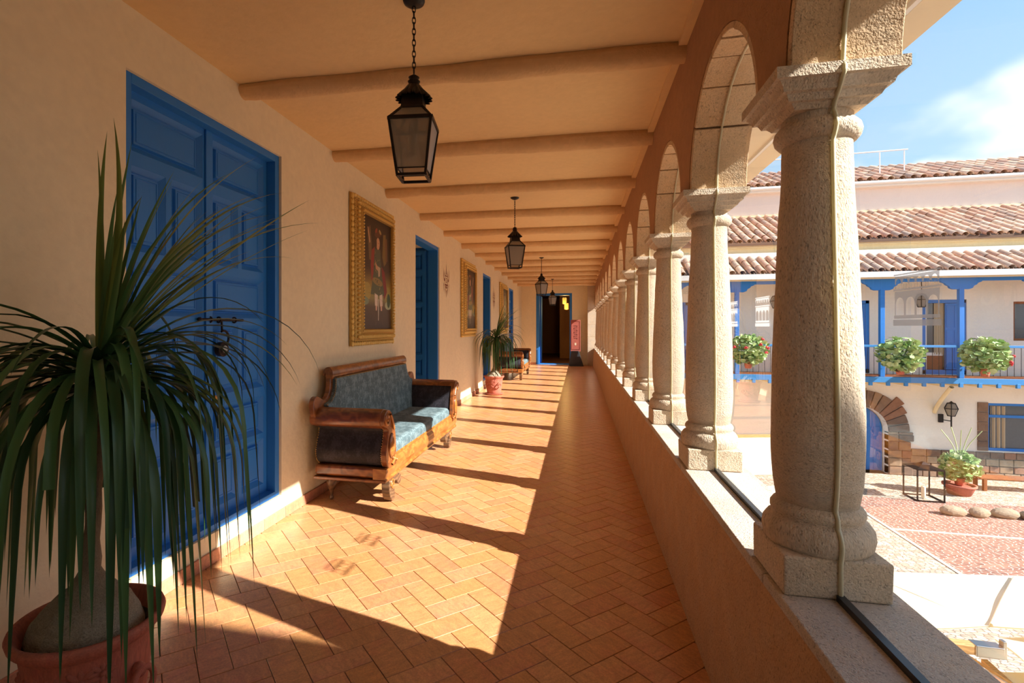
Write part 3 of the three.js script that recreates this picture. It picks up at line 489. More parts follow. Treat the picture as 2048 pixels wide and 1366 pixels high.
// ---------------------------------------------------------------- hanging lanterns
{
  const L = grp('hanging_lantern');
  mesh('ceiling_plate', lathe([[-0.03, 0.008], [-0.026, 0.03], [-0.012, 0.055], [0, 0.06]], 24), M.iron, L);
  for (let k = 0; k < 12; k++) { const t = clean(new THREE.TorusGeometry(0.0125, 0.0034, 6, 12).scale(0.72, 1.5, 1).rotateY(k % 2 ? Math.PI / 2 : 0.2)); const m = mesh('chain_link', t, M.iron, L); m.position.y = -0.045 - k * 0.0305; }
  const fl = new THREE.LatheGeometry([[-0.405, 0.012], [-0.418, 0.03], [-0.43, 0.022], [-0.44, 0.034], [-0.458, 0.026], [-0.465, 0.038], [-0.49, 0.056], [-0.515, 0.076], [-0.535, 0.092], [-0.54, 0.09]].map(([y, r]) => new THREE.Vector2(r, y)), 72);
  { const p = fl.attributes.position; for (let i = 0; i < p.count; i++) { const x = p.getX(i), z = p.getZ(i), a = Math.atan2(z, x), r = Math.hypot(x, z), k = 1 + 0.12 * smooth(0.04, 0.09, r) * Math.cos(a * 18); p.setX(i, x * k); p.setZ(i, z * k); } fl.computeVertexNormals(); }
  mesh('fluted_cap', clean(fl), M.iron, L);
  mesh('collar', [squareLathe([[-0.6, 0.056], [-0.592, 0.06], [-0.53, 0.053], [-0.515, 0.045]]), squareLathe([[-0.606, 0.06], [-0.598, 0.062], [-0.59, 0.06]])], M.iron, L);
  const A = 0.056, B = 0.113, C = 0.076, ya = -0.6, yb = -0.675, yc = -0.965, sg = [[1, 1], [1, -1], [-1, -1], [-1, 1]], fr = [];
  const at = (h, y, k) => V(sg[k % 4][0] * h, y, sg[k % 4][1] * h);
  for (let k = 0; k < 4; k++) fr.push(bar(at(A, ya, k), at(B, yb, k), 0.012), bar(at(B, yb, k), at(C, yc, k), 0.013), bar(at(B, yb, k), at(B, yb, k + 1), 0.017), bar(at(C, yc, k), at(C, yc, k + 1), 0.014), bar(at(C, yc + 0.035, k), at(C, yc + 0.035, k + 1), 0.006));
  mesh('frame', fr, M.iron, L);
  for (let k = 0; k < 4; k++) for (const [h0, y0, h1, y1] of [[A, ya, B, yb], [B, yb, C, yc + 0.035]]) {
    const p = [at(h0, y0, k), at(h0, y0, k + 1), at(h1, y1, k + 1), at(h1, y1, k)], g = new THREE.BufferGeometry().setFromPoints([p[0], p[1], p[2], p[0], p[2], p[3]]); g.computeVertexNormals(); mesh('lantern_pane', boxUV(g), M.lampGlass, L);
  }
  mesh('lamp_holder', lathe([[-0.78, 0.001], [-0.775, 0.024], [-0.70, 0.026], [-0.62, 0.02]], 16), M.steel, L);
  mesh('bulb', lathe([[-0.87, 0.001], [-0.862, 0.02], [-0.84, 0.03], [-0.81, 0.028], [-0.78, 0.018]], 16), std({ color: '#e8e2d4', roughness: 0.3 }), L);
  const spots = [[-0.874, -2.68, 0.12, 'largest black iron lantern hanging in the foreground'], [-0.85, -7.05, 0.35, 'second black iron lantern hanging along the gallery'], [-0.917, -13.24, 0.7, 'third iron lantern, above the far sofa'], [-0.93, -19.2, 0.5, 'smallest iron lantern, in front of the dark doorway']];
  spots.forEach(([x, z, r, l], i) => { const o = i ? L.clone() : L; if (i) { o.name = numbered('hanging_lantern'); scene.add(o); } o.position.set(x, YC, z); o.rotation.y = r; tag(o, l, 'lantern', 'lanterns hanging from the gallery ceiling'); });
}

// ---------------------------------------------------------------- sofas
{
  const S = grp('antique_sofa');           // origin at the wall, on the floor; front towards +x, length along z
  const ARM = [[1.10, 0.355], [1.10, 0.5], [1.125, 0.66], [1.18, 0.785], [1.24, 0.85], [1.305, 0.868], [1.36, 0.848], [1.388, 0.8], [1.375, 0.752], [1.33, 0.728], [1.288, 0.7], [1.292, 0.64], [1.325, 0.56], [1.345, 0.49], [1.33, 0.42], [1.28, 0.37], [1.24, 0.355]];
  const spl = (pts, n) => new THREE.SplineCurve(pts.map((p) => new THREE.Vector2(...p))).getPoints(n);
  const armShape = (ins = 0) => { const c = [1.22, 0.58]; return new THREE.Shape(spl(ARM, 60).map((p) => new THREE.Vector2(p.x + (c[0] - p.x) * ins, p.y + (c[1] - p.y) * ins))); };
  const along = (shape, x0, d, bev = 0.006) => boxUV(ext(shape, d, bev, { curveSegments: 24 }).rotateY(-Math.PI / 2).translate(x0 + d, 0, 0)); // shape x -> +z
  const mirror = (g) => { g = g.clone().scale(1, 1, -1); const p = g.attributes; for (const k of ['position', 'normal', 'uv']) { const a = p[k], n = a.itemSize; for (let i = 0; i < a.count; i += 3) for (let c = 0; c < n; c++) { const t = a.array[(i + 1) * n + c]; a.array[(i + 1) * n + c] = a.array[(i + 2) * n + c]; a.array[(i + 2) * n + c] = t; } } return g; };
  const both = (name, geo, mat, parent = S) => { const a = join(geo); return [mesh(name, a, mat, parent), mesh(name, mirror(a), mat, parent)]; };
  // seat rail with a wavy moulded face
  const lowRail = shp([[0.6, 0.235], [0.712, 0.235], [0.724, 0.255], [0.71, 0.27], [0.716, 0.29], [0.728, 0.325], [0.724, 0.356], [0.6, 0.356]]), topRail = shp([[0.6, 0.35], [0.722, 0.35], [0.72, 0.38], [0.7, 0.405], [0.705, 0.425], [0.69, 0.44], [0.6, 0.44]]);
  mesh('seat_rail', [boxUV(ext(lowRail, 2.66).translate(0, 0, -1.33)), boxUV(ext(topRail, 2.26).translate(0, 0, -1.13))], M.woodLight, S);
  both('side_rail', [rbx(0.03, 0.72, 0.235, 0.262, 1.05, 1.34, 0.008), rbx(0.03, 0.715, 0.262, 0.365, 1.05, 1.32, 0.03, 4)], M.wood);
  mesh('back_rail', bx(0.02, 0.06, 0.235, 0.4, -1.2, 1.2), M.wood, S);
  const cu = new RoundedBoxGeometry(0.62, 0.16, 2.18, 6, 0.06); { const p = cu.attributes.position; for (let i = 0; i < p.count; i++) { if (p.getY(i) > 0) { const a = 1 - (p.getZ(i) / 1.09) ** 2, b = 1 - (p.getX(i) / 0.32) ** 2; p.setY(i, p.getY(i) + 0.035 * Math.max(0, a) * Math.max(0, b)); } } cu.computeVertexNormals(); }
  mesh('seat_cushion', boxUV(cu.translate(0.385, 0.455, 0)), M.velvetTeal, S);
  both('arm_upholstery', along(armShape(0.07), 0.06, 0.61), M.velvetDark);
  const roll = spl([[1.20, 0.812], [1.24, 0.858], [1.305, 0.878], [1.365, 0.857], [1.398, 0.8], [1.385, 0.748], [1.335, 0.72], [1.30, 0.715]], 30), rollIn = roll.map((p) => new THREE.Vector2(p.x + (1.31 - p.x) * 0.28, p.y + (0.79 - p.y) * 0.28)).reverse();
  both('arm_roll', along(new THREE.Shape([...roll, ...rollIn]), 0.03, 0.66, 0.004), M.wood);
  const fronts = both('arm_front', along(armShape(0), 0.69, 0.035, 0.008), M.wood);
  for (const [k, f] of fronts.entries()) {
    const s = k ? -1 : 1;
    mesh('medallion', [clean(new THREE.SphereGeometry(0.06, 24, 14).scale(0.35, 1.6, 1).translate(0.737, 0.545, s * 1.215))], M.woodLight, f);
    mesh('medallion_rim', clean(new THREE.TorusGeometry(0.062, 0.009, 8, 34).rotateY(Math.PI / 2).scale(1, 1.6, 1).translate(0.737, 0.545 , s * 1.215)), M.wood, f);
    const sp = []; for (let i = 0; i <= 26; i++) { const t = i / 26 * 8.4, r = 0.066 * (1 - i / 30); sp.push(V(0.737, 0.795 + r * 0.9 * Math.sin(t + 2.4), s * (1.318 - r * 0.9 * Math.cos(t + 2.4)))); }
    mesh('carved_scroll', [tube(sp, 0.011, 50, 7), tube([V(0.737, 0.83, s * 1.255), V(0.74, 0.77, s * 1.215), V(0.738, 0.69, s * 1.17)], 0.013, 16), tube([V(0.737, 0.44, s * 1.13), V(0.741, 0.41, s * 1.17), V(0.737, 0.38, s * 1.22)], 0.013, 16), ...[0, 1, 2, 3].map((i) => ball(0.738, 0.395 + 0.012 * i, s * (1.1 + 0.03 * i), 0.014))], M.woodLight, f);
  }
  const nails = []; const edge = spl(ARM, 120); for (let i = 72; i < 118; i += 2) nails.push(ball(0.682, edge[i].y, edge[i].x + 0.002, 0.006, 6, 4), ball(0.06, edge[i].y, edge[i].x + 0.002, 0.006, 6, 4));
  both('nail_trim', nails, M.brass);
  // back: shaped frame, upholstered panel and rolled top rail
  const half = [[1.33, 0.74], [1.395, 0.8], [1.425, 0.87], [1.405, 0.945], [1.35, 0.975], [1.29, 0.955], [1.225, 0.93], [1.16, 0.945], [1.105, 0.995], [1.075, 1.07], [1.07, 1.14], [1.075, 1.2]];
  const R = spl(half, 40), outline = [...R, ...R.slice().reverse().map((p) => new THREE.Vector2(-p.x, p.y))];
  const lean = (g) => { const p = g.attributes.position; for (let i = 0; i < p.count; i++) p.setX(i, p.getX(i) - 0.09 * (p.getY(i) - 0.4)); g.computeVertexNormals(); return g; };
  mesh('back_frame', lean(along(new THREE.Shape(outline), 0.085, 0.035, 0.006)), M.wood, S);
  const inH = [[1.11, 0.5], [1.13, 0.7], [1.2, 0.86], [1.215, 0.885], [1.14, 0.9], [1.07, 0.955], [1.025, 1.03], [1.01, 1.1]], I = spl(inH, 30), inl = [...I, ...I.slice().reverse().map((p) => new THREE.Vector2(-p.x, p.y))];
  mesh('back_upholstery', lean(along(new THREE.Shape(inl), 0.125, 0.03, 0.016)), M.velvetTeal, S);
  const bn = []; for (let i = 8; i < I.length; i++) for (const s of [-1, 1]) bn.push(ball(0.16 - 0.09 * (I[i].y - 0.4), I[i].y + 0.004, s * (I[i].x + 0.016), 0.006, 6, 4)); for (let z = -1.0; z <= 1.0; z += 0.028) bn.push(ball(0.098, 1.117, z, 0.006, 6, 4));
  mesh('nail_trim', bn, M.brass, S);
  const tr = new THREE.Shape(spl([[0.075, 1.115], [0.085, 1.15], [0.078, 1.19], [0.05, 1.218], [0.015, 1.212], [-0.012, 1.18], [-0.012, 1.15], [0.0, 1.148], [0.008, 1.178], [0.03, 1.19], [0.045, 1.17], [0.042, 1.115]], 40));
  mesh('top_rail', boxUV(ext(tr, 2.14, 0.004).translate(0, 0, -1.07)), M.wood, S);
  // legs
  const bl = lathe([[0, 0.014], [0.012, 0.022], [0.028, 0.02], [0.04, 0.013], [0.085, 0.019], [0.105, 0.031], [0.145, 0.046], [0.178, 0.046], [0.196, 0.034], [0.205, 0.044], [0.215, 0.047], [0.222, 0.036], [0.236, 0.04]], 20);
  for (const z of [1.16, -1.16]) mesh('leg', bl.clone().translate(0.12, 0, z), M.legWood, S);
  const legOut = spl([[0.985, 0.236], [1.14, 0.236], [1.165, 0.19], [1.165, 0.13], [1.145, 0.07], [1.115, 0.03], [1.085, 0.012], [1.045, 0.02], [1.03, 0.06], [1.045, 0.11], [1.05, 0.15], [1.02, 0.18], [0.97, 0.165], [0.94, 0.13], [0.9, 0.115], [0.865, 0.135], [0.86, 0.175], [0.89, 0.2], [0.93, 0.195], [0.95, 0.215]], 70);
  for (const leg of both('leg', along(new THREE.Shape(legOut), 0.625, 0.065, 0.006), M.legWood)) {
    const s = leg === S.children[S.children.length - 1] ? -1 : 1, sp = []; for (let i = 0; i <= 24; i++) { const t = i / 24 * 9, r = 0.046 * (1 - i / 28); sp.push(V(0.698, 0.16 + r * 1.25 * Math.sin(t), s * (1.1 + r * Math.cos(t)))); }
    mesh('carved_scroll', tube(sp, 0.008, 46, 6), M.woodLight, leg);
    mesh('caster', [clean(new THREE.CylinderGeometry(0.013, 0.013, 0.018, 12).rotateX(Math.PI / 2).translate(0.657, 0.013, s * 1.075))], M.steel, leg);
  }
  S.position.set(XL + 0.06, 0, -5.565); tag(S, 'antique carved wooden sofa in teal and black velvet, nearest the viewer', 'sofa', 'antique sofas along the wall');
  const S2 = S.clone(); S2.name = numbered('antique_sofa'); scene.add(S2); S2.position.z = -16.75; tag(S2, 'antique sofa far along the wall, partly hidden by the smaller palm', 'sofa', 'antique sofas along the wall');
}

// ---------------------------------------------------------------- potted ponytail palms
function leafGeo(start, az, el, len, droop, wid, bend = 0, segs = 14, cut = false) {
  const pos = [], ix = []; let p = start.clone(), e = el, a = az; const ds = len / segs;
  for (let i = 0; i <= segs; i++) {
    const t = i / segs, w = wid * (cut ? (t < 0.1 ? 0.8 + 2 * t : 1) : Math.min(0.7 + 3 * t, 1) * (1 - Math.pow(t, 2.6)) + 0.0006);
    const sx = -Math.sin(a), sz = Math.cos(a), up = V(-Math.sin(e) * Math.cos(a), Math.cos(e), -Math.sin(e) * Math.sin(a)).multiplyScalar(w * 0.22);
    pos.push(p.x - sx * w / 2 + up.x, p.y + up.y, p.z - sz * w / 2 + up.z, p.x, p.y, p.z, p.x + sx * w / 2 + up.x, p.y + up.y, p.z + sz * w / 2 + up.z);
    if (i < segs) { const o = i * 3; ix.push(o, o + 1, o + 3, o + 1, o + 4, o + 3, o + 1, o + 2, o + 4, o + 2, o + 5, o + 4); }
    p = p.clone().add(V(Math.cos(e) * Math.cos(a), Math.sin(e), Math.cos(e) * Math.sin(a)).multiplyScalar(ds));
    e = Math.max(-1.5, e - droop * ds * (0.35 + Math.cos(e)) * (0.5 + 1.2 * t)); a += bend * ds;
  }
  const g = new THREE.BufferGeometry(); g.setAttribute('position', new THREE.Float32BufferAttribute(pos, 3)); g.setIndex(ix); g.computeVertexNormals();
  g.setAttribute('uv', new THREE.Float32BufferAttribute(new Float32Array(pos.length / 3 * 2), 2)); return g;
}
function potGeo(P) { // terracotta pot with ring handles and a band of modelled flowers
  mesh('pot_body', lathe([[0, 0.02], [0, 0.165], [0.012, 0.178], [0.05, 0.182], [0.14, 0.197], [0.24, 0.21], [0.33, 0.219], [0.38, 0.226], [0.395, 0.24], [0.415, 0.258], [0.437, 0.264], [0.452, 0.258], [0.452, 0.243], [0.43, 0.228], [0.36, 0.205], [0.36, 0.02]], 48), M.pot, P);
  for (const s of [0.35, 0.35 + Math.PI]) { const h = grp('handle', [0.235 * Math.cos(s), 0.27, 0.235 * Math.sin(s)], P); h.rotation.y = -s; mesh('lug', clean(new THREE.SphereGeometry(0.03, 14, 10).scale(0.9, 1, 0.8)), M.pot, h); mesh('ring', clean(new THREE.TorusGeometry(0.047, 0.0125, 10, 26).rotateY(Math.PI / 2).rotateZ(0.12).translate(0.022, -0.04, 0)), M.pot, h); }
  const R = (y) => 0.21 + (y - 0.24) * 0.1;
  for (const [az, y, k] of [[1.9, 0.27, 1.25], [1.55, 0.3, 0.85], [1.2, 0.31, 1], [0.9, 0.325, 0.8], [2.35, 0.29, 0.8], [2.75, 0.27, 1.1], [3.2, 0.29, 0.9], [-1.5, 0.27, 1.2], [-1.0, 0.3, 0.9]]) {
    const pt = []; for (let i = 0; i < 8; i++) { const a = i / 8 * Math.PI * 2; pt.push(clean(new THREE.SphereGeometry(0.02 * k, 8, 6).scale(1.5, 0.62, 0.4).translate(0.032 * k, 0, 0).rotateZ(a))); } pt.push(clean(new THREE.SphereGeometry(0.013 * k, 8, 6).translate(0, 0, 0.007)));
    const o = mesh('flower_relief', pt, M.pot, P); o.position.set(Math.cos(az) * R(y), y, Math.sin(az) * R(y)); o.rotation.y = Math.PI / 2 - az;
  }
  const lv = []; for (let i = 0; i < 26; i++) { const az = 0.7 + i * 0.1, y = 0.2 + 0.05 * Math.sin(i * 1.9); const g = clean(new THREE.SphereGeometry(0.02, 8, 6).scale(1.9, 0.6, 0.35).rotateZ(0.7 * Math.sin(i * 2.3))); g.rotateY(Math.PI / 2 - az).translate(Math.cos(az) * (R(y) - 0.002), y, Math.sin(az) * (R(y) - 0.002)); lv.push(g); }
  mesh('leaf_relief', lv, M.pot, P);
}
const potPos = [-1.9, 0, -1.67];
{
  const P = tag(grp('palm_pot', potPos), 'large terracotta pot with flower relief and ring handles, bottom left', 'pot', 'terracotta pots');
  potGeo(P); P.rotation.y = 0.35;
  const P2 = P.clone(); P2.name = numbered('palm_pot'); scene.add(P2); P2.position.set(-1.97, 0.03, -12.2); P2.scale.setScalar(0.93); P2.rotation.y = -0.5; tag(P2, 'smaller looking terracotta pot on a saucer before the far sofa', 'pot', 'terracotta pots');
  const sc = mesh('pot_saucer', lathe([[0, 0.02], [0, 0.2], [0.025, 0.222], [0.034, 0.22], [0.03, 0.2], [0.028, 0.02]], 40), M.pot); sc.position.set(-1.97, 0, -12.2); tag(sc, 'terracotta saucer under the far pot', 'saucer');
}
function palm(name, pos, label, count, sd, sc) {
  seed = sd; const g = tag(grp(name, pos), label, 'plant', 'ponytail palms in pots');
  mesh('soil', wobble(lathe([[0.3, 0.02], [0.3, 0.196], [0.385, 0.214], [0.39, 0.16], [0.395, 0.05], [0.395, 0.001]].slice(1), 30), 0.012, 14, sd), M.soil, g);
  const cd = lathe([[0.34, 0.19], [0.4, 0.188], [0.45, 0.172], [0.5, 0.145], [0.54, 0.11], [0.58, 0.066], [0.64, 0.036], [0.75, 0.029], [0.95, 0.027], [1.2, 0.026], [1.42, 0.03], [1.47, 0.02]].flatMap((p, i, a) => i + 1 < a.length ? [0, 0.33, 0.66].map((t) => [mixf(p[0], a[i + 1][0], t), mixf(p[1], a[i + 1][1], t)]) : [p]), 26);
  const trunkX = (y) => 0.05 * smooth(0.5, 1.5, y); { const p = cd.attributes.position; for (let i = 0; i < p.count; i++) { const y = p.getY(i); p.setX(i, p.getX(i) * (1 + 0.12 * (1 - smooth(0.4, 0.6, y))) + trunkX(y) - 0.02 * (1 - smooth(0.4, 0.6, y))); } }
  mesh('trunk', wobble(cd, 0.008, 16, 7), M.caudex, g);
  for (let i = 0; i < count; i++) {
    const t = i / count, az = i * 2.39996 + rr(-0.3, 0.3); let el, len, droop, wid, cut = false, h;
    if (t < 0.62) { el = rr(-0.35, 0.75); len = rr(0.85, 1.28); droop = rr(2.6, 5.2); wid = rr(0.026, 0.042); h = rr(1.33, 1.44); }
    else if (t < 0.8) { el = rr(0.35, 0.85); len = rr(0.75, 1.1); droop = rr(1.3, 2.8); wid = rr(0.022, 0.034); h = rr(1.4, 1.47); }
    else { el = rr(0.75, 1.42); len = rr(0.65, 1.08); droop = rr(0.25, 0.9); wid = rr(0.02, 0.03); h = rr(1.43, 1.5); }
    if (rnd() < 0.1) { cut = true; len *= 0.62; }
    const r0 = 0.022; let a2 = az; if (t > 0.7) a2 = mixf(((az % 6.283) + 6.283) % 6.283 - Math.PI, -0.35, t > 0.8 ? 0.66 : 0.2); if (t > 0.8 && Math.cos(a2) < 0.2) { el = Math.min(el, 0.95); len *= 0.72; droop += 0.8; }
    const inward = 1.9 + pos[0]; let geo = leafGeo(V(trunkX(h) + Math.cos(a2) * r0, h, Math.sin(a2) * r0), a2, el, len, droop, wid, rr(-0.35, 0.35), 16, cut);
    const p = geo.attributes.position; let k = 0; for (let q = 0; q < p.count; q++) k = Math.min(k, p.getX(q)); // keep clear of the wall
    const lim = (XL + 0.03 - pos[0]) / sc; if (k < lim) for (let q = 0; q < p.count; q++) if (p.getX(q) < 0) p.setX(q, p.getX(q) * lim / k);
    for (let q = 0; q < p.count; q++) if (p.getY(q) * sc < 0.03) p.setY(q, 0.03 / sc);
    geo.computeVertexNormals();
    mesh('leaf', geo, M.leaves[t > 0.75 ? (rnd() < 0.5 ? 3 : rnd() < 0.5 ? 4 : 1) : Math.floor(rnd() * 3)], g);
  }
  g.scale.setScalar(sc); return g;
}
palm('ponytail_palm', potPos, 'large ponytail palm with long drooping leaves in front of blue door', 210, 77, 1);
palm('ponytail_palm', [-1.97, 0.03, -12.2], 'smaller looking ponytail palm before the far sofa', 130, 991, 0.93);

// ---------------------------------------------------------------- sign stand and lamps at the end
{
  const g = tag(grp('sign_stand', [-0.12, 0, -22.0]), 'leaning reddish notice board on a dark wedge base beside end doorway', 'sign');
  mesh('base', boxUV(ext(shp([[-0.28, 0], [0.32, 0], [0.12, 0.62], [-0.16, 0.62]]), 0.36, 0.006).translate(0, 0, -0.18)), std({ color: lin(0.035, 0.037, 0.045), roughness: 0.6 }), g);
  const b = mesh('board', rbx(-0.2, 0.2, 0.6, 1.92, -0.03, 0.0, 0.006), std({ color: '#a8584a', roughness: 0.7 }), g);
  mesh('board_border', [rbx(-0.175, -0.165, 0.68, 1.86, 0, 0.006, 0.002), rbx(0.165, 0.175, 0.68, 1.86, 0, 0.006, 0.002), rbx(-0.165, 0.165, 0.68, 0.69, 0, 0.006, 0.002), rbx(-0.165, 0.165, 1.85, 1.86, 0, 0.006, 0.002)], std({ color: '#6e2e28', roughness: 0.7 }), g);
  const st = []; for (let k = 0; k < 7; k++) { const y = 1.66 - k * 0.085; st.push(bx(-0.07, 0.07, y, y + 0.018, 0, 0.004), bx(k % 2 ? -0.07 : 0.05, k % 2 ? -0.05 : 0.07, y - 0.04, y, 0, 0.004)); }
  mesh('board_print', st, std({ color: '#5c2620', roughness: 0.8 }), g);
  mesh('notice', bx(-0.04, 0.03, 0.86, 0.96, 0, 0.004), std({ color: '#d8c4a8' }), g);
  const amber = new THREE.MeshStandardMaterial({ color: '#d89a2a', emissive: new THREE.Color(1.0, 0.62, 0.12), emissiveIntensity: 0.45, roughness: 0.5 });
  [[-0.62, 2.82, -23.9, 0.1, 'upper amber glowing lantern in the dark end room'], [-0.54, 2.58, -24.2, 0.1, 'lower amber glowing lantern in the dark end room']].forEach(([x, y, z, r, l]) => {
    const o = tag(grp('amber_lantern', [x, y, z]), l, 'lantern', 'amber lanterns in the end room');
    mesh('lamp_shade', lathe([[-0.15, r * 0.7], [-0.13, r * 0.95], [0.1, r], [0.14, r * 0.8]], 20), amber, o);
    mesh('frame', [0, 1, 2, 3].map((k) => bar(V(r * Math.cos(k * 1.57), -0.16, r * Math.sin(k * 1.57)), V(r * Math.cos(k * 1.57), 0.15, r * Math.sin(k * 1.57)), 0.012)).concat([bar(V(0, 0.14, 0), V(0, 3.4 - y, 0), 0.014, 0.014, true)]), M.iron, o);
    const p = new THREE.PointLight(new THREE.Color(1, 0.62, 0.2), 0.9, 0, 2); p.position.set(0, -0.2, 0.16); p.castShadow = true; p.name = 'amber_lantern_light'; o.add(p);
  });
}

// ---------------------------------------------------------------- courtyard
const YG = -4.2;
{
  const g = struct(grp('courtyard_ground'), 'cobbled courtyard floor below the gallery');
  const flat = (x0, x1, z0, z1, y, m, name) => { const q = bx(x0, x1, y - 0.3, y, z0, z1); mesh(name, scaleUV(q, 0.21, 0.21), m, g); };
  flat(0.97, 30, 10, -26, YG - 0.004, M.cobbleRed, 'red_cobbles');
  flat(2.2, 8.75, 0.4, -20.4, YG, M.cobblePale, 'pale_cobble_path');
  flat(0.97, 30, -20.4, -23.7, YG + 0.001, M.cobblePale, 'pale_cobble_band');
  mesh('kerb_line', [bx(8.7, 8.8, YG - 0.1, YG + 0.015, 0.4, -20.4), bx(8.8, 18, YG - 0.1, YG + 0.012, -17.2, -17.32)], M.sill, g);
}
const ZB = -22.5, ZW = -23.7;
{
  const B = tag(grp('courtyard_building', [1.0, YG, ZB]), 'white two storey building across the courtyard with tiled roofs and blue balcony', 'building');
  const part = (name, geo, mat, parent = B) => { const o = mesh(name, geo, mat, parent); if (parent === B) o.position.set(-1.0, -YG, -ZB); return o; };
  const sub = (name) => { const g = grp(name, [-1.0, -YG, -ZB], B); return g; };
  // walls with door, window and arch openings
  const X0 = 1.2, X1 = 30, wall = shp(rect(X0, X1, YG, 4.7));
  const doors = [[13.08, 14.53], [9.8, 11.3], [3.2, 4.6]];
  for (const [a, b] of doors) wall.holes.push(hole([[a, -0.22], [a, 2.68], [b, 2.68], [b, -0.22]]));
  wall.holes.push(hole([[16.0, 1.1], [16.0, 2.58], [17.4, 2.58], [17.4, 1.1]])); wall.holes.push(hole([[15.2, -3.1], [15.2, -1.28], [18.4, -1.28], [18.4, -3.1]]));
  const AC = [10.98, -2.5], ri = 0.95, ro = 1.72; const ah = [[AC[0] - ri, YG]]; for (let k = 0; k <= 16; k++) { const t = Math.PI - k / 16 * Math.PI; ah.push([AC[0] + ri * Math.cos(t), AC[1] + ri * Math.sin(t)]); } ah.push([AC[0] + ri, YG]); wall.holes.push(hole(ah));
  part('wall', boxUV(ext(wall, 0.5).translate(0, 0, ZW - 0.5)), M.white);
  part('cornice_wall', [bx(X0, X1, 4.45, 5.05, ZW - 0.9, ZW - 0.3), bx(X0, X1, 4.95, 5.1, ZW - 0.3, ZW - 0.12)], M.cream);
  part('upper_wall', bx(X0, X1, 6.5, 8.25, -27.9, -27.5), M.pinkish);
  part('upper_cornice', [bx(X0, X1, 8.0, 8.12, -27.5, -27.42)], M.pinkish);
  part('side_wall', [bx(X0, X0 + 0.3, YG, 6.8, ZW - 0.5, -28), bx(X1 - 0.3, X1, YG, 6.8, ZW - 0.5, -28)], M.white);
  part('upper_floor', bx(X0, X1, -0.5, -0.22, ZW - 0.5, -28), M.timberDark);
  part('rear_wall', bx(X0, X1, YG, 6.8, -28.4, -28.0), M.white);
  // roofs: barrel tiles on a sloping bed
  const shell = (r0, r1, L, th) => { const pos = [], N = 7; const P = (r, z, k) => { const a = Math.PI * k / N; return [r * Math.cos(a), r * Math.sin(a), z]; }; const qd = (a, b, c, d) => pos.push(...a, ...b, ...c, ...a, ...c, ...d); for (let k = 0; k < N; k++) { qd(P(r0, 0, k), P(r0, 0, k + 1), P(r1, -L, k + 1), P(r1, -L, k)); qd(P(r0 - th, 0, k), P(r1 - th, -L, k), P(r1 - th, -L, k + 1), P(r0 - th, 0, k + 1)); qd(P(r0, 0, k + 1), P(r0, 0, k), P(r0 - th, 0, k), P(r0 - th, 0, k + 1)); } const g = new THREE.BufferGeometry(); g.setAttribute('position', new THREE.Float32BufferAttribute(pos, 3)); g.computeVertexNormals(); return boxUV(g); };
  let budget = 300;
  function roof(name, x0, x1, yA, zA, yB, zB, pitch, rows, sd) {
    const R = sub(name), len = Math.hypot(yB - yA, zB - zA), ang = Math.atan2(yB - yA, zA - zB);
    mesh('roof_bed', boxUV(ext(shp([[zA, yA - 0.12], [zA, yA], [zB, yB], [zB, yB - 0.12]]), x1 - x0).rotateY(-Math.PI / 2).translate(x1, 0, 0)), M.roofBed, R);
    const L = len / rows * 1.12, cover = shell(pitch * 0.36, pitch * 0.3, L, 0.018), pan = cover.clone().rotateZ(Math.PI), rest = M.roofTiles.map(() => []), list = [];
    for (let i = 0; i * pitch < x1 - x0; i++) for (let k = 0; k < rows; k++) { const f = k / rows, x = x0 + i * pitch; list.push({ x, f, i, k, near: Math.abs(x - 11) + f * 9 }); }
    list.sort((a, b) => a.near - b.near);
    for (const { x, f, i, k } of list) {
      const y = mixf(yA, yB, f) + 0.045, z = mixf(zA, zB, f), mat = Math.floor(hash3(i, k, sd) * 5), m = new THREE.Matrix4().makeRotationFromEuler(new THREE.Euler(ang, (hash3(i, k, sd + 2) - 0.5) * 0.07, 0)).setPosition(x + (hash3(i, k, sd + 1) - 0.5) * 0.03, y + (hash3(i, k, sd + 4) - 0.5) * 0.015, z + (hash3(i, 0, sd + 3) - 0.5) * 0.07);
      if (budget > 0 && x > 2.5 && x < 19) { budget--; const o = mesh('roof_tile', cover, M.roofTiles[mat], R); o.applyMatrix4(m); } else rest[mat].push(cover.clone().applyMatrix4(m));
      rest[(mat + 3) % 5].push(pan.clone().applyMatrix4(m.clone().setPosition(x + pitch / 2, y + 0.012, z)));
    }
    rest.forEach((l, q) => { if (l.length) mesh('roof_tile_field', l, M.roofTiles[q], R).userData.kind = 'stuff'; });
    return R;
  }
  roof('lower_roof', X0, 24, 3.66, -22.12, 4.72, -24.35, 0.36, 4, 11);
  roof('middle_roof', X0, 26, 5.13, -23.72, 6.9, -27.55, 0.36, 8, 31);
  roof('top_roof', X0, 27, 8.28, -27.15, 9.75, -30.6, 0.42, 6, 51);
  part('ridge_mortar', [wobble(bx(X0, 26, 6.84, 7.0, -27.5, -27.38), 0.02, 3, 1)], M.cream);
  part('gutter', [boxUV(ext(shp([[-22.12, 3.48], [-22.0, 3.46], [-21.98, 3.66], [-22.02, 3.66], [-22.03, 3.52], [-22.12, 3.52]]), 28.8).rotateY(-Math.PI / 2).translate(X1, 0, 0)), bx(X0, X1, 3.46, 3.64, -22.13, -22.06)], M.gutter);
  part('upper_gutter', [bar(V(X0, 8.2, -27.12), V(X1, 8.2, -27.12), 0.16, 0.16, true), bx(X0, X1, 8.05, 8.2, -27.5, -27.2)], M.gutter);
  part('gallery_ceiling', bx(X0, X1, 3.42, 3.48, ZW, -22.15), M.cream);
  // balcony: posts with carved brackets, beam, rail, balusters, floor and joists
  part('gallery_beam', bx(X0, X1, 3.3, 3.46, ZB - 0.07, ZB + 0.07), M.blue);
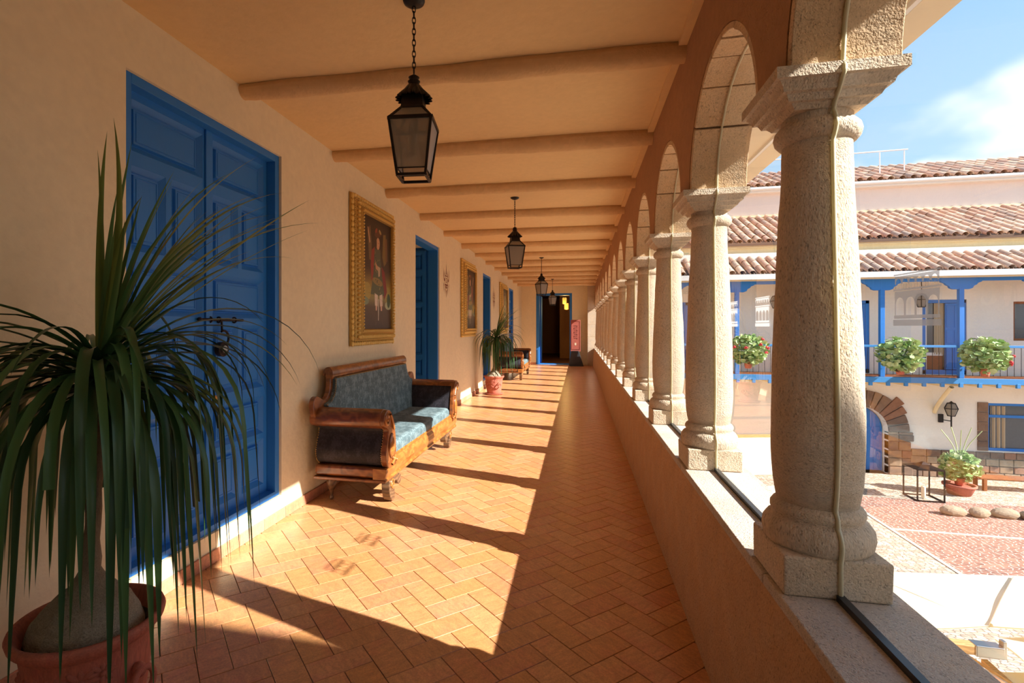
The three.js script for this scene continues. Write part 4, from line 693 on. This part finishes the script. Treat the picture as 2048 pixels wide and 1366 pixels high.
  const brk = shp([[-0.62, 3.34], [-0.62, 3.27], [-0.5, 3.22], [-0.46, 3.16], [-0.38, 3.12], [-0.34, 3.04], [-0.24, 3.0], [0.24, 3.0], [0.34, 3.04], [0.38, 3.12], [0.46, 3.16], [0.5, 3.22], [0.62, 3.27], [0.62, 3.34]]);
  const brkG = boxUV(ext(brk, 0.12).translate(0, 0, ZB - 0.06));
  for (let k = -1; k < 9; k++) { const x = 6.14 + 2.487 * k; const p = grp('post', [x - 1.0, -YG, -ZB], B); mesh('shaft', rbx(-0.075, 0.075, -0.24, 3.04, ZB - 0.075, ZB + 0.075, 0.01), M.blue, p); mesh('bracket', brkG, M.blue, p); }
  const rl = sub('railing'); mesh('hand_rail', rbx(X0, X1, 0.86, 0.945, ZB - 0.05, ZB + 0.05, 0.01), M.paleBlue, rl); mesh('bottom_rail', bx(X0, X1, -0.2, -0.17, ZB - 0.015, ZB + 0.015), M.timberDark, rl);
  for (let x = 3.0; x < 19; x += 0.207) mesh('baluster', bar(V(x, -0.2, ZB), V(x, 0.87, ZB), 0.016, 0.016, true), M.iron, rl);
  part('balcony_floor', bx(X0, X1, -0.34, -0.24, ZW, ZB + 0.06), M.timberDark);
  part('floor_beam', rbx(X0, X1, -0.46, -0.25, ZB - 0.02, ZB + 0.1, 0.01), M.paleBlue);
  part('floor_soffit', bx(X0, X1, -0.38, -0.34, ZW, ZB), M.cream);
  for (let x = 1.6; x < 22; x += 0.57) { const j = grp('joist', [x - 1.0, -YG, -ZB], B); mesh('joist_beam', rbx(-0.06, 0.06, -0.56, -0.38, ZW, ZB + 0.02, 0.015), M.cream, j); mesh('joist_end', rbx(-0.055, 0.055, -0.58, -0.42, ZB + 0.02, ZB + 0.11, 0.008), M.paleBlue, j); }
  for (const x of [8.4, 13.38, 18.4]) part('brace', tube([V(x + 0.1, -1.7, ZW), V(x + 0.08, -1.4, ZW + 0.22), V(x + 0.02, -0.98, ZW + 0.68), V(x - 0.05, -0.58, ZB)], 0.07, 24, 8), M.cream);
  // doors and windows of the upper floor
  doors.forEach(([a, b], i) => {
    const d = sub('balcony_door'), z = ZW - 0.04;
    mesh('frame', [rbx(a, a + 0.13, -0.22, 2.68, z - 0.2, z, 0.01), rbx(b - 0.13, b, -0.22, 2.68, z - 0.2, z, 0.01), rbx(a, b, 2.55, 2.68, z - 0.2, z, 0.01), rbx(a, b, -0.22, -0.05, z - 0.2, z, 0.01)], M.blue, d);
    mesh('inner_door', [bx(a + 0.13, a + 0.22, -0.05, 2.55, z - 0.16, z - 0.1), bx(a + 0.22, a + 0.75, 0.5, 0.62, z - 0.16, z - 0.1)], M.white, d);
    mesh('kick_panel', bx(a + 0.22, a + 0.75, -0.05, 0.5, z - 0.15, z - 0.11), M.timberDark, d);
    mesh('pane', bx(a + 0.22, a + 0.7, 0.62, 2.55, z - 0.14, z - 0.12), M.glassDark, d);
    const cu = new THREE.PlaneGeometry(0.34, 2.0, 24, 1); { const p = cu.attributes.position; for (let q = 0; q < p.count; q++) p.setZ(q, 0.02 * Math.sin(p.getX(q) * 70)); cu.computeVertexNormals(); } mesh('curtain', boxUV(cu.translate(a + 0.62, 1.55, z - 0.09)), M.curtain, d);
    const lf = a + 0.78, rt = b - 0.13; mesh('door_leaf', rbx(lf, rt, -0.03, 2.54, z - 0.06, z - 0.01, 0.006), M.blue, d);
    for (const [c, e] of [[0.05, 0.9], [1.0, 1.5], [1.6, 2.45]]) for (const s of [0, 1]) mesh('panel', rbx(mixf(lf, rt, s * 0.48 + 0.07), mixf(lf, rt, s * 0.48 + 0.45), c, e, z - 0.02, z + 0.006, 0.008), M.blue, d);
  });
  const uw = sub('upper_window'); mesh('frame', [bx(16.0, 16.1, 1.1, 2.58, ZW - 0.3, ZW - 0.1), bx(17.3, 17.4, 1.1, 2.58, ZW - 0.3, ZW - 0.1), bx(16.1, 17.3, 2.5, 2.58, ZW - 0.3, ZW - 0.1), bx(16.1, 17.3, 1.1, 1.18, ZW - 0.3, ZW - 0.1)], M.timberDark, uw); mesh('pane', bx(16.1, 17.3, 1.18, 2.5, ZW - 0.25, ZW - 0.23), M.glassDark, uw);
  const gw = sub('ground_window'); const f = (a, b, c, e) => bx(a, b, c, e, ZW - 0.22, ZW - 0.1);
  mesh('frame', [f(15.2, 15.3, -3.1, -1.28), f(18.3, 18.4, -3.1, -1.28), f(15.3, 18.3, -1.38, -1.28), f(15.3, 18.3, -1.84, -1.74), f(15.3, 18.3, -3.1, -3.0), f(16.7, 16.8, -3.0, -1.84)], M.blue, gw); mesh('pane', bx(15.3, 18.3, -3.0, -1.38, ZW - 0.18, ZW - 0.16), M.glassDark, gw);
  const cg = new THREE.PlaneGeometry(0.5, 1.6, 30, 1); { const p = cg.attributes.position; for (let q = 0; q < p.count; q++) p.setZ(q, 0.03 * Math.sin(p.getX(q) * 40)); cg.computeVertexNormals(); } mesh('curtain', boxUV(cg.translate(15.6, -2.2, ZW - 0.14)), M.curtain, gw);
  // stonework: arch, jamb stones, plinth
  seed = 4242; const rm = () => M.rubble[Math.floor(rnd() * 5)];
  const arch = sub('stone_arch');
  for (let k = 0, t = 0; t < Math.PI - 0.02; k++) { const dt = Math.min(rr(0.17, 0.25), Math.PI - t), oR = ro + rr(-0.16, 0.12), p = []; for (let q = 0; q <= 3; q++) { const a = t + 0.012 + (dt - 0.024) * q / 3; p.push([AC[0] + ri * Math.cos(a), AC[1] + ri * Math.sin(a)]); } for (let q = 3; q >= 0; q--) { const a = t + 0.012 + (dt - 0.024) * q / 3; p.push([AC[0] + oR * Math.cos(a), AC[1] + oR * Math.sin(a)]); } mesh('voussoir', boxUV(ext(shp(p), 0.34 + rr(0, 0.03), 0.012, { bevelOffset: -0.012, bevelSegments: 1 }).translate(0, 0, ZW - 0.28)), rm(), arch); t += dt; }
  for (const s of [-1, 1]) for (let y = YG; y < AC[1] - 0.02;) { const h = Math.min(rr(0.24, 0.36), AC[1] - y), w = rr(0.3, 0.45); for (const [a, b] of [[ri, ri + w], [ri + w + 0.015, ro + rr(-0.12, 0.1)]]) mesh('jamb_stone', rbx(AC[0] + s * a, AC[0] + s * b, y + 0.008, y + h - 0.008, ZW - 0.28, ZW + 0.06 + rr(0, 0.03), 0.025), rm(), arch); y += h; }
  const ad = sub('arched_door'); const ds = [[AC[0] - ri + 0.03, YG + 0.05]]; for (let k = 0; k <= 14; k++) { const t = Math.PI - k / 14 * Math.PI; ds.push([AC[0] + (ri - 0.03) * Math.cos(t), AC[1] + (ri - 0.03) * Math.sin(t)]); } ds.push([AC[0] + ri - 0.03, YG + 0.05]); mesh('door_leaf', boxUV(ext(shp(ds), 0.08).translate(0, 0, ZW - 0.45)), M.blue, ad); for (let k = -3; k < 4; k++) mesh('plank', rbx(AC[0] + k * 0.24 - 0.1, AC[0] + k * 0.24 + 0.1, YG + 0.1, AC[1] + 0.1, ZW - 0.38, ZW - 0.35, 0.006), M.blue, ad);
  const js = sub('window_jamb'); for (let y = -3.1; y < -1.35; y += 0.37) mesh('jamb_stone', rbx(14.86, 15.19, y + 0.006, y + 0.364, ZW - 0.2, ZW + 0.05, 0.012), M.rubble[(Math.round(y * 10) & 1) * 2], js);
  const pl = sub('stone_plinth'); for (let y = YG, r = 0; y < -3.15; r++) { const h = rr(0.24, 0.3); for (let x = 12.75 + rr(-0.1, 0); x < 19;) { const w = rr(0.3, 0.6); mesh('plinth_stone', rbx(x + 0.008, x + w - 0.008, y + 0.008, Math.min(y + h, -3.1) - 0.008, ZW - 0.05, ZW + 0.06 + rr(0, 0.03), 0.025), rm(), pl); x += w; } y += h; }
  // pipe rail on the top roof
  const pr = sub('roof_pipe'); mesh('pipe', [bar(V(7, 9.9, -28.5), V(15.2, 10.05, -28.6), 0.06, 0.06, true), ...[8.2, 10, 11.8, 12.9, 14, 15].map((x) => bar(V(x, 8.75, -28.5), V(x, 9.95, -28.5), 0.05, 0.05, true))], M.gutter, pr);
}
// lanterns of the other building
{
  const lamp = (name, x, y, z, label, wall) => {
    const g = tag(grp(name, [x, y, z]), label, 'lantern'); const N = 6, at = (r, h, k) => V(r * Math.cos(k / N * 6.283), h, r * Math.sin(k / N * 6.283)), fr = [];
    for (let k = 0; k < N; k++) fr.push(bar(at(0.22, 0.06, k), at(0.12, -0.22, k), 0.02), bar(at(0.22, 0.06, k), at(0.13, 0.26, k), 0.02), bar(at(0.22, 0.06, k), at(0.22, 0.06, k + 1), 0.022), bar(at(0.13, 0.26, k), at(0.13, 0.26, k + 1), 0.022), bar(at(0.12, -0.22, k), at(0.12, -0.22, k + 1), 0.022));
    mesh('frame', fr, M.iron, g); mesh('cap', lathe([[0.26, 0.14], [0.3, 0.05], [0.34, 0.01]], 6), M.iron, g);
    mesh('lantern_glass', lathe([[-0.21, 0.11], [0.05, 0.2], [0.25, 0.12]], 6), M.lampGlass, g);
    if (wall) mesh('wall_bracket', [bx(-0.26, -0.12, -0.52, -0.2, -0.3, -0.22), bar(V(-0.15, -0.42, -0.24), V(0, -0.42, 0), 0.025), bar(V(0, -0.66, 0), V(0, -0.22, 0), 0.035)], M.iron, g); else mesh('hanger', bar(V(0, 0.33, 0), V(0, 3.42 - y, 0), 0.02), M.iron, g);
  };
  lamp('wall_lantern', 13.85, -1.55, ZW + 0.3, 'black lantern on bracket on the white ground floor wall', true);
  lamp('gallery_lantern', 12.72, 2.6, -23.1, 'lantern hanging in the far gallery beside the blue door', false);
  lamp('gallery_lantern', 7.75, 2.6, -23.1, 'lantern hanging in the far gallery, cut by the largest column', false);
}
// geraniums on the balcony rail
function shrub(name, x, y, z, r, n, flowers, label, group, sd) {
  seed = sd; const g = tag(grp(name, [x, y, z]), label, 'plant', group), lf = [[], [], []];
  for (let i = 0; i < n; i++) { const u = rr(-1, 1), a = rr(0, 6.283), q = Math.cbrt(rr(0.15, 1)), s = Math.sqrt(1 - u * u), px = r * 1.15 * q * s * Math.cos(a), pz = r * 0.7 * q * s * Math.sin(a), py = r * q * u; const w = rr(0.05, 0.1) * r / 0.5; const c = new THREE.CircleGeometry(w, 5); c.scale(1, 0.8, 1); c.rotateX(rr(-1.6, 0.3)); c.rotateY(rr(0, 6.283)); c.translate(px, py + 0.12, pz); lf[i % 3].push(clean(c)); }
  lf.forEach((l, k) => { mesh('foliage', l, M.shrub[k], g).userData.kind = 'stuff'; });
  for (let i = 0; i < flowers; i++) { const a = rr(0, 6.283), u = rr(-0.5, 1), s = Math.sqrt(1 - u * u), fl = []; for (let k = 0; k < 5; k++) fl.push(ball(rr(-0.04, 0.04), rr(-0.03, 0.03), rr(-0.04, 0.04), 0.035, 6, 5)); const m = mesh('flower', fl, M.petal, g); m.position.set(r * 1.1 * s * Math.cos(a), r * u + 0.12, r * 0.75 * Math.abs(s * Math.sin(a)) + 0.05); }
  const st = []; for (let i = 0; i < 8; i++) st.push(tube([V(0, -r * 0.7, 0), V(rr(-0.1, 0.1), -r * 0.2, rr(-0.1, 0.1)), V(rr(-0.5, 0.5) * r, rr(0, 0.8) * r, rr(-0.3, 0.3) * r)], 0.012, 8, 5)); mesh('stems', st, M.shrub[1], g);
  mesh('flower_pot', lathe([[-r * 0.95, 0.02], [-r * 0.95, 0.11], [-r * 0.55, 0.15], [-r * 0.53, 0.165], [-r * 0.48, 0.165], [-r * 0.5, 0.13]], 20), M.pot, g);
  return g;
}
shrub('balcony_geranium', 6.35, 0.62, ZB + 0.7, 0.62, 620, 9, 'geranium with red flowers on blue balcony rail, left of largest column', 'geraniums on the balcony', 31);
shrub('balcony_geranium', 11.35, 0.52, ZB + 0.7, 0.66, 700, 0, 'green leafy balcony plant just right of the largest column', 'geraniums on the balcony', 32);
shrub('balcony_geranium', 13.9, 0.5, ZB + 0.7, 0.66, 700, 3, 'balcony plant with pink blooms in front of the blue door', 'geraniums on the balcony', 33);
// things standing in the courtyard
{
  const pl = shrub('courtyard_plant', 12.9, -3.35, -21.4, 0.55, 520, 0, 'leafy shrub in a red pot before the stone plinth', null, 41);
  mesh('tall_stems', [0, 1, 2, 3, 4].map((k) => tube([V(0, 0, 0), V(0.1 * (k - 2), 0.8, 0.05), V(0.3 * (k - 2), 1.4 + 0.1 * (k % 2), 0.1)], 0.014, 10, 5)), M.shrub[2], pl);
  const b = tag(grp('flower_tub', [12.9, YG, -21.4]), 'round red clay tub under the courtyard shrub', 'pot'); mesh('tub', lathe([[0, 0.02], [0, 0.3], [0.28, 0.42], [0.3, 0.46], [0.36, 0.46], [0.36, 0.4], [0.3, 0.38], [0.3, 0.02]], 30), M.pot, b);
  const l = tag(grp('floor_lantern', [11.4, YG, -20.6]), 'tall black metal framed glass lantern on the courtyard floor', 'lantern'), q = 0.38, h = 1.05, f = [];
  for (const [a, c] of [[-q, -q], [q, -q], [q, q], [-q, q]]) f.push(bar(V(a, 0, c), V(a, h, c), 0.035)); for (const y of [0.02, h]) f.push(bar(V(-q, y, -q), V(q, y, -q), 0.035), bar(V(q, y, -q), V(q, y, q), 0.035), bar(V(q, y, q), V(-q, y, q), 0.035), bar(V(-q, y, q), V(-q, y, -q), 0.035));
  mesh('frame', f, M.iron, l); mesh('roof', squareLathe([[h, 0.38], [h + 0.02, 0.4], [h + 0.12, 0.12], [h + 0.2, 0.03]]), M.iron, l); mesh('candle', lathe([[0.03, 0.01], [0.03, 0.06], [0.4, 0.06], [0.4, 0.01]], 14), std({ color: '#e8dcc0' }), l);
  const bench = tag(grp('wooden_bench', [15.0, YG, -22.3]), 'brown wooden bench against the stone plinth in the courtyard', 'bench');
  for (let k = 0; k < 4; k++) mesh('seat_slat', rbx(-1.1, 1.1, 0.42, 0.46, -0.28 + k * 0.15, -0.16 + k * 0.15, 0.008), M.timberDark, bench); for (const x of [-0.95, 0.95]) for (const z of [-0.2, 0.24]) mesh('leg', rbx(x - 0.05, x + 0.05, 0, 0.42, z - 0.05, z + 0.05, 0.008), M.timberDark, bench);
  seed = 909; for (let k = 0; k < 9; k++) { const s = mesh('edging_stone', wobble(boxUV(new THREE.IcosahedronGeometry(0.26, 2).scale(rr(1, 1.4), 0.62, 0.8)), 0.05, 4, k * 9), M.rubble[4]); s.position.set(11.3 + k * 0.68, YG + 0.12, -19.1 + rr(-0.1, 0.1)); tag(s, k === 0 ? 'leftmost pale stone of the row edging the red cobbles' : k === 8 ? 'rightmost pale stone of the row edging the red cobbles' : ordinals[k + 1] + ' pale stone from the left in the row edging the cobbles', 'stone', 'stones edging the cobbles'); }
}
// cream awnings on timber frames below the gallery
{
  function sheet(pts, nx, ny, sag, fold) { // four corners -> gently sagging cloth with thickness
    const pos = [], ix = [], [A, B, C, D] = pts.map((p) => V(...p)); const P = (u, v) => { const p = A.clone().lerp(B, u).lerp(D.clone().lerp(C, u), v); p.y -= sag * Math.sin(Math.PI * u) * Math.sin(Math.PI * v); p.y += fold * Math.sin(u * 9 + v * 4) * Math.sin(Math.PI * v); return p; };
    for (const o of [0, -0.012]) for (let j = 0; j <= ny; j++) for (let i = 0; i <= nx; i++) { const p = P(i / nx, j / ny); pos.push(p.x, p.y + o, p.z); }
    const n = (nx + 1) * (ny + 1); for (let j = 0; j < ny; j++) for (let i = 0; i < nx; i++) { const a = j * (nx + 1) + i, b = a + 1, c = a + nx + 1, d = c + 1; ix.push(a, b, c, b, d, c, n + a, n + c, n + b, n + b, n + c, n + d); }
    const g = new THREE.BufferGeometry(); g.setAttribute('position', new THREE.Float32BufferAttribute(pos, 3)); g.setIndex(ix); g.computeVertexNormals(); return boxUV(g);
  }
  const post = (x, z, y1) => rbx(x - 0.06, x + 0.06, YG, y1, z - 0.06, z + 0.06, 0.01);
  const a = tag(grp('awning', [4.4, YG, -5.6]), 'large cream canvas awning on timber arms below the nearest arch', 'awning', 'cream awnings in the courtyard'), o = (m) => { m.position.set(-4.4, -YG, 5.6); return m; };
  o(mesh('canvas', [sheet([[2.95, -1.03, -6.4], [7.2, -0.95, -6.9], [6.6, -0.6, -4.9], [3.5, -1.0, -5.42]], 18, 10, 0.03, 0.004), sheet([[2.95, -1.03, -6.4], [3.5, -1.0, -5.42], [2.9, -1.06, -5.34], [2.4, -1.12, -5.9]], 8, 8, 0.02, 0.004)], M.canvas, a));
  o(mesh('timber_arm', rbx(2.3, 3.36, -1.13, -1.05, -5.24, -5.15, 0.012), M.timber, a));
  o(mesh('metal_sleeve', [rbx(3.22, 3.42, -1.14, -1.045, -5.245, -5.145, 0.008), rbx(3.42, 3.45, -1.15, -1.0, -5.22, -5.17, 0.006)], M.steel, a));
  o(mesh('post', [post(3.5, -5.0, -1.3), post(6.9, -6.6, -1.0)], M.timberDark, a));
  o(mesh('brace', [bar(V(3.15, -1.2, -5.05), V(3.8, -1.5, -4.7), 0.05, 0.07), bar(V(3.4, -1.25, -5.0), V(3.8, -1.75, -4.6), 0.05, 0.06)], M.timberDark, a));
  o(mesh('seam_piping', [tube([V(3.5, -0.99, -5.42), V(3.9, -0.97, -5.9), V(4.4, -0.985, -6.5)], 0.014, 20, 8)], M.canvas, a));
  const b = a, ob = o; // the folded flaps hang from the same frame
  ob(mesh('folded_flap', [sheet([[2.3, -1.3, -6.0], [3.16, -1.27, -5.85], [3.5, -1.33, -5.0], [2.6, -1.38, -4.5]], 8, 12, 0.03, 0.008), sheet([[3.52, -1.37, -5.38], [5.2, -1.3, -5.6], [5.2, -1.35, -4.3], [3.5, -1.4, -4.4]], 8, 8, 0.04, 0.01), sheet([[3.52, -1.1, -5.42], [4.9, -1.02, -5.65], [4.9, -1.15, -5.0], [3.62, -1.2, -5.05]], 10, 6, 0.05, 0.02)], M.canvas, b));
  ob(mesh('frame_rail', [bar(V(3.5, -1.36, -5.5), V(3.47, -1.41, -4.4), 0.045, 0.045), bar(V(3.17, -1.26, -5.87), V(3.52, -1.33, -4.98), 0.02, 0.02)], M.timber, b));
  ob(mesh('post', [post(3.48, -4.6, -1.42)], M.timber, b));
  const c = tag(grp('awning', [4.5, YG, -10]), 'cream canvas awning seen between the largest and second columns', 'awning', 'cream awnings in the courtyard'), oc = (m) => { m.position.set(-4.5, -YG, 10); return m; };
  oc(mesh('canvas', [sheet([[1.9, -1.05, -9.1], [3.9, -0.9, -9.4], [3.5, -0.95, -7.6], [1.7, -1.1, -7.4]], 14, 8, 0.06, 0.01)], M.canvas, c)); oc(mesh('post', [post(2.0, -8.9, -1.05), post(3.8, -9.2, -0.92), post(3.4, -7.7, -0.97)], M.timber, c)); oc(mesh('front_rail', bar(V(1.9, -1.1, -9.1), V(3.9, -0.95, -9.4), 0.05, 0.05), M.timber, c));
  const d = tag(grp('awning', [5, YG, -12]), 'farthest cream canvas awning with timber edge, above the courtyard', 'awning', 'cream awnings in the courtyard'), od = (m) => { m.position.set(-5, -YG, 12); return m; };
  od(mesh('canvas', [sheet([[2.2, -1.05, -13.2], [5, -0.95, -13.5], [4.2, -1.0, -10.4], [2.0, -1.15, -10.2]], 14, 8, 0.08, 0.012)], M.canvas, d)); od(mesh('post', [post(2.3, -13.0, -1.05), post(4.9, -13.3, -0.98), post(4.1, -10.6, -1.02)], M.timber, d)); od(mesh('front_rail', bar(V(2.2, -1.02, -13.2), V(5, -0.92, -13.5), 0.07, 0.07), M.timber, d));
}
renderer.render(scene, camera);
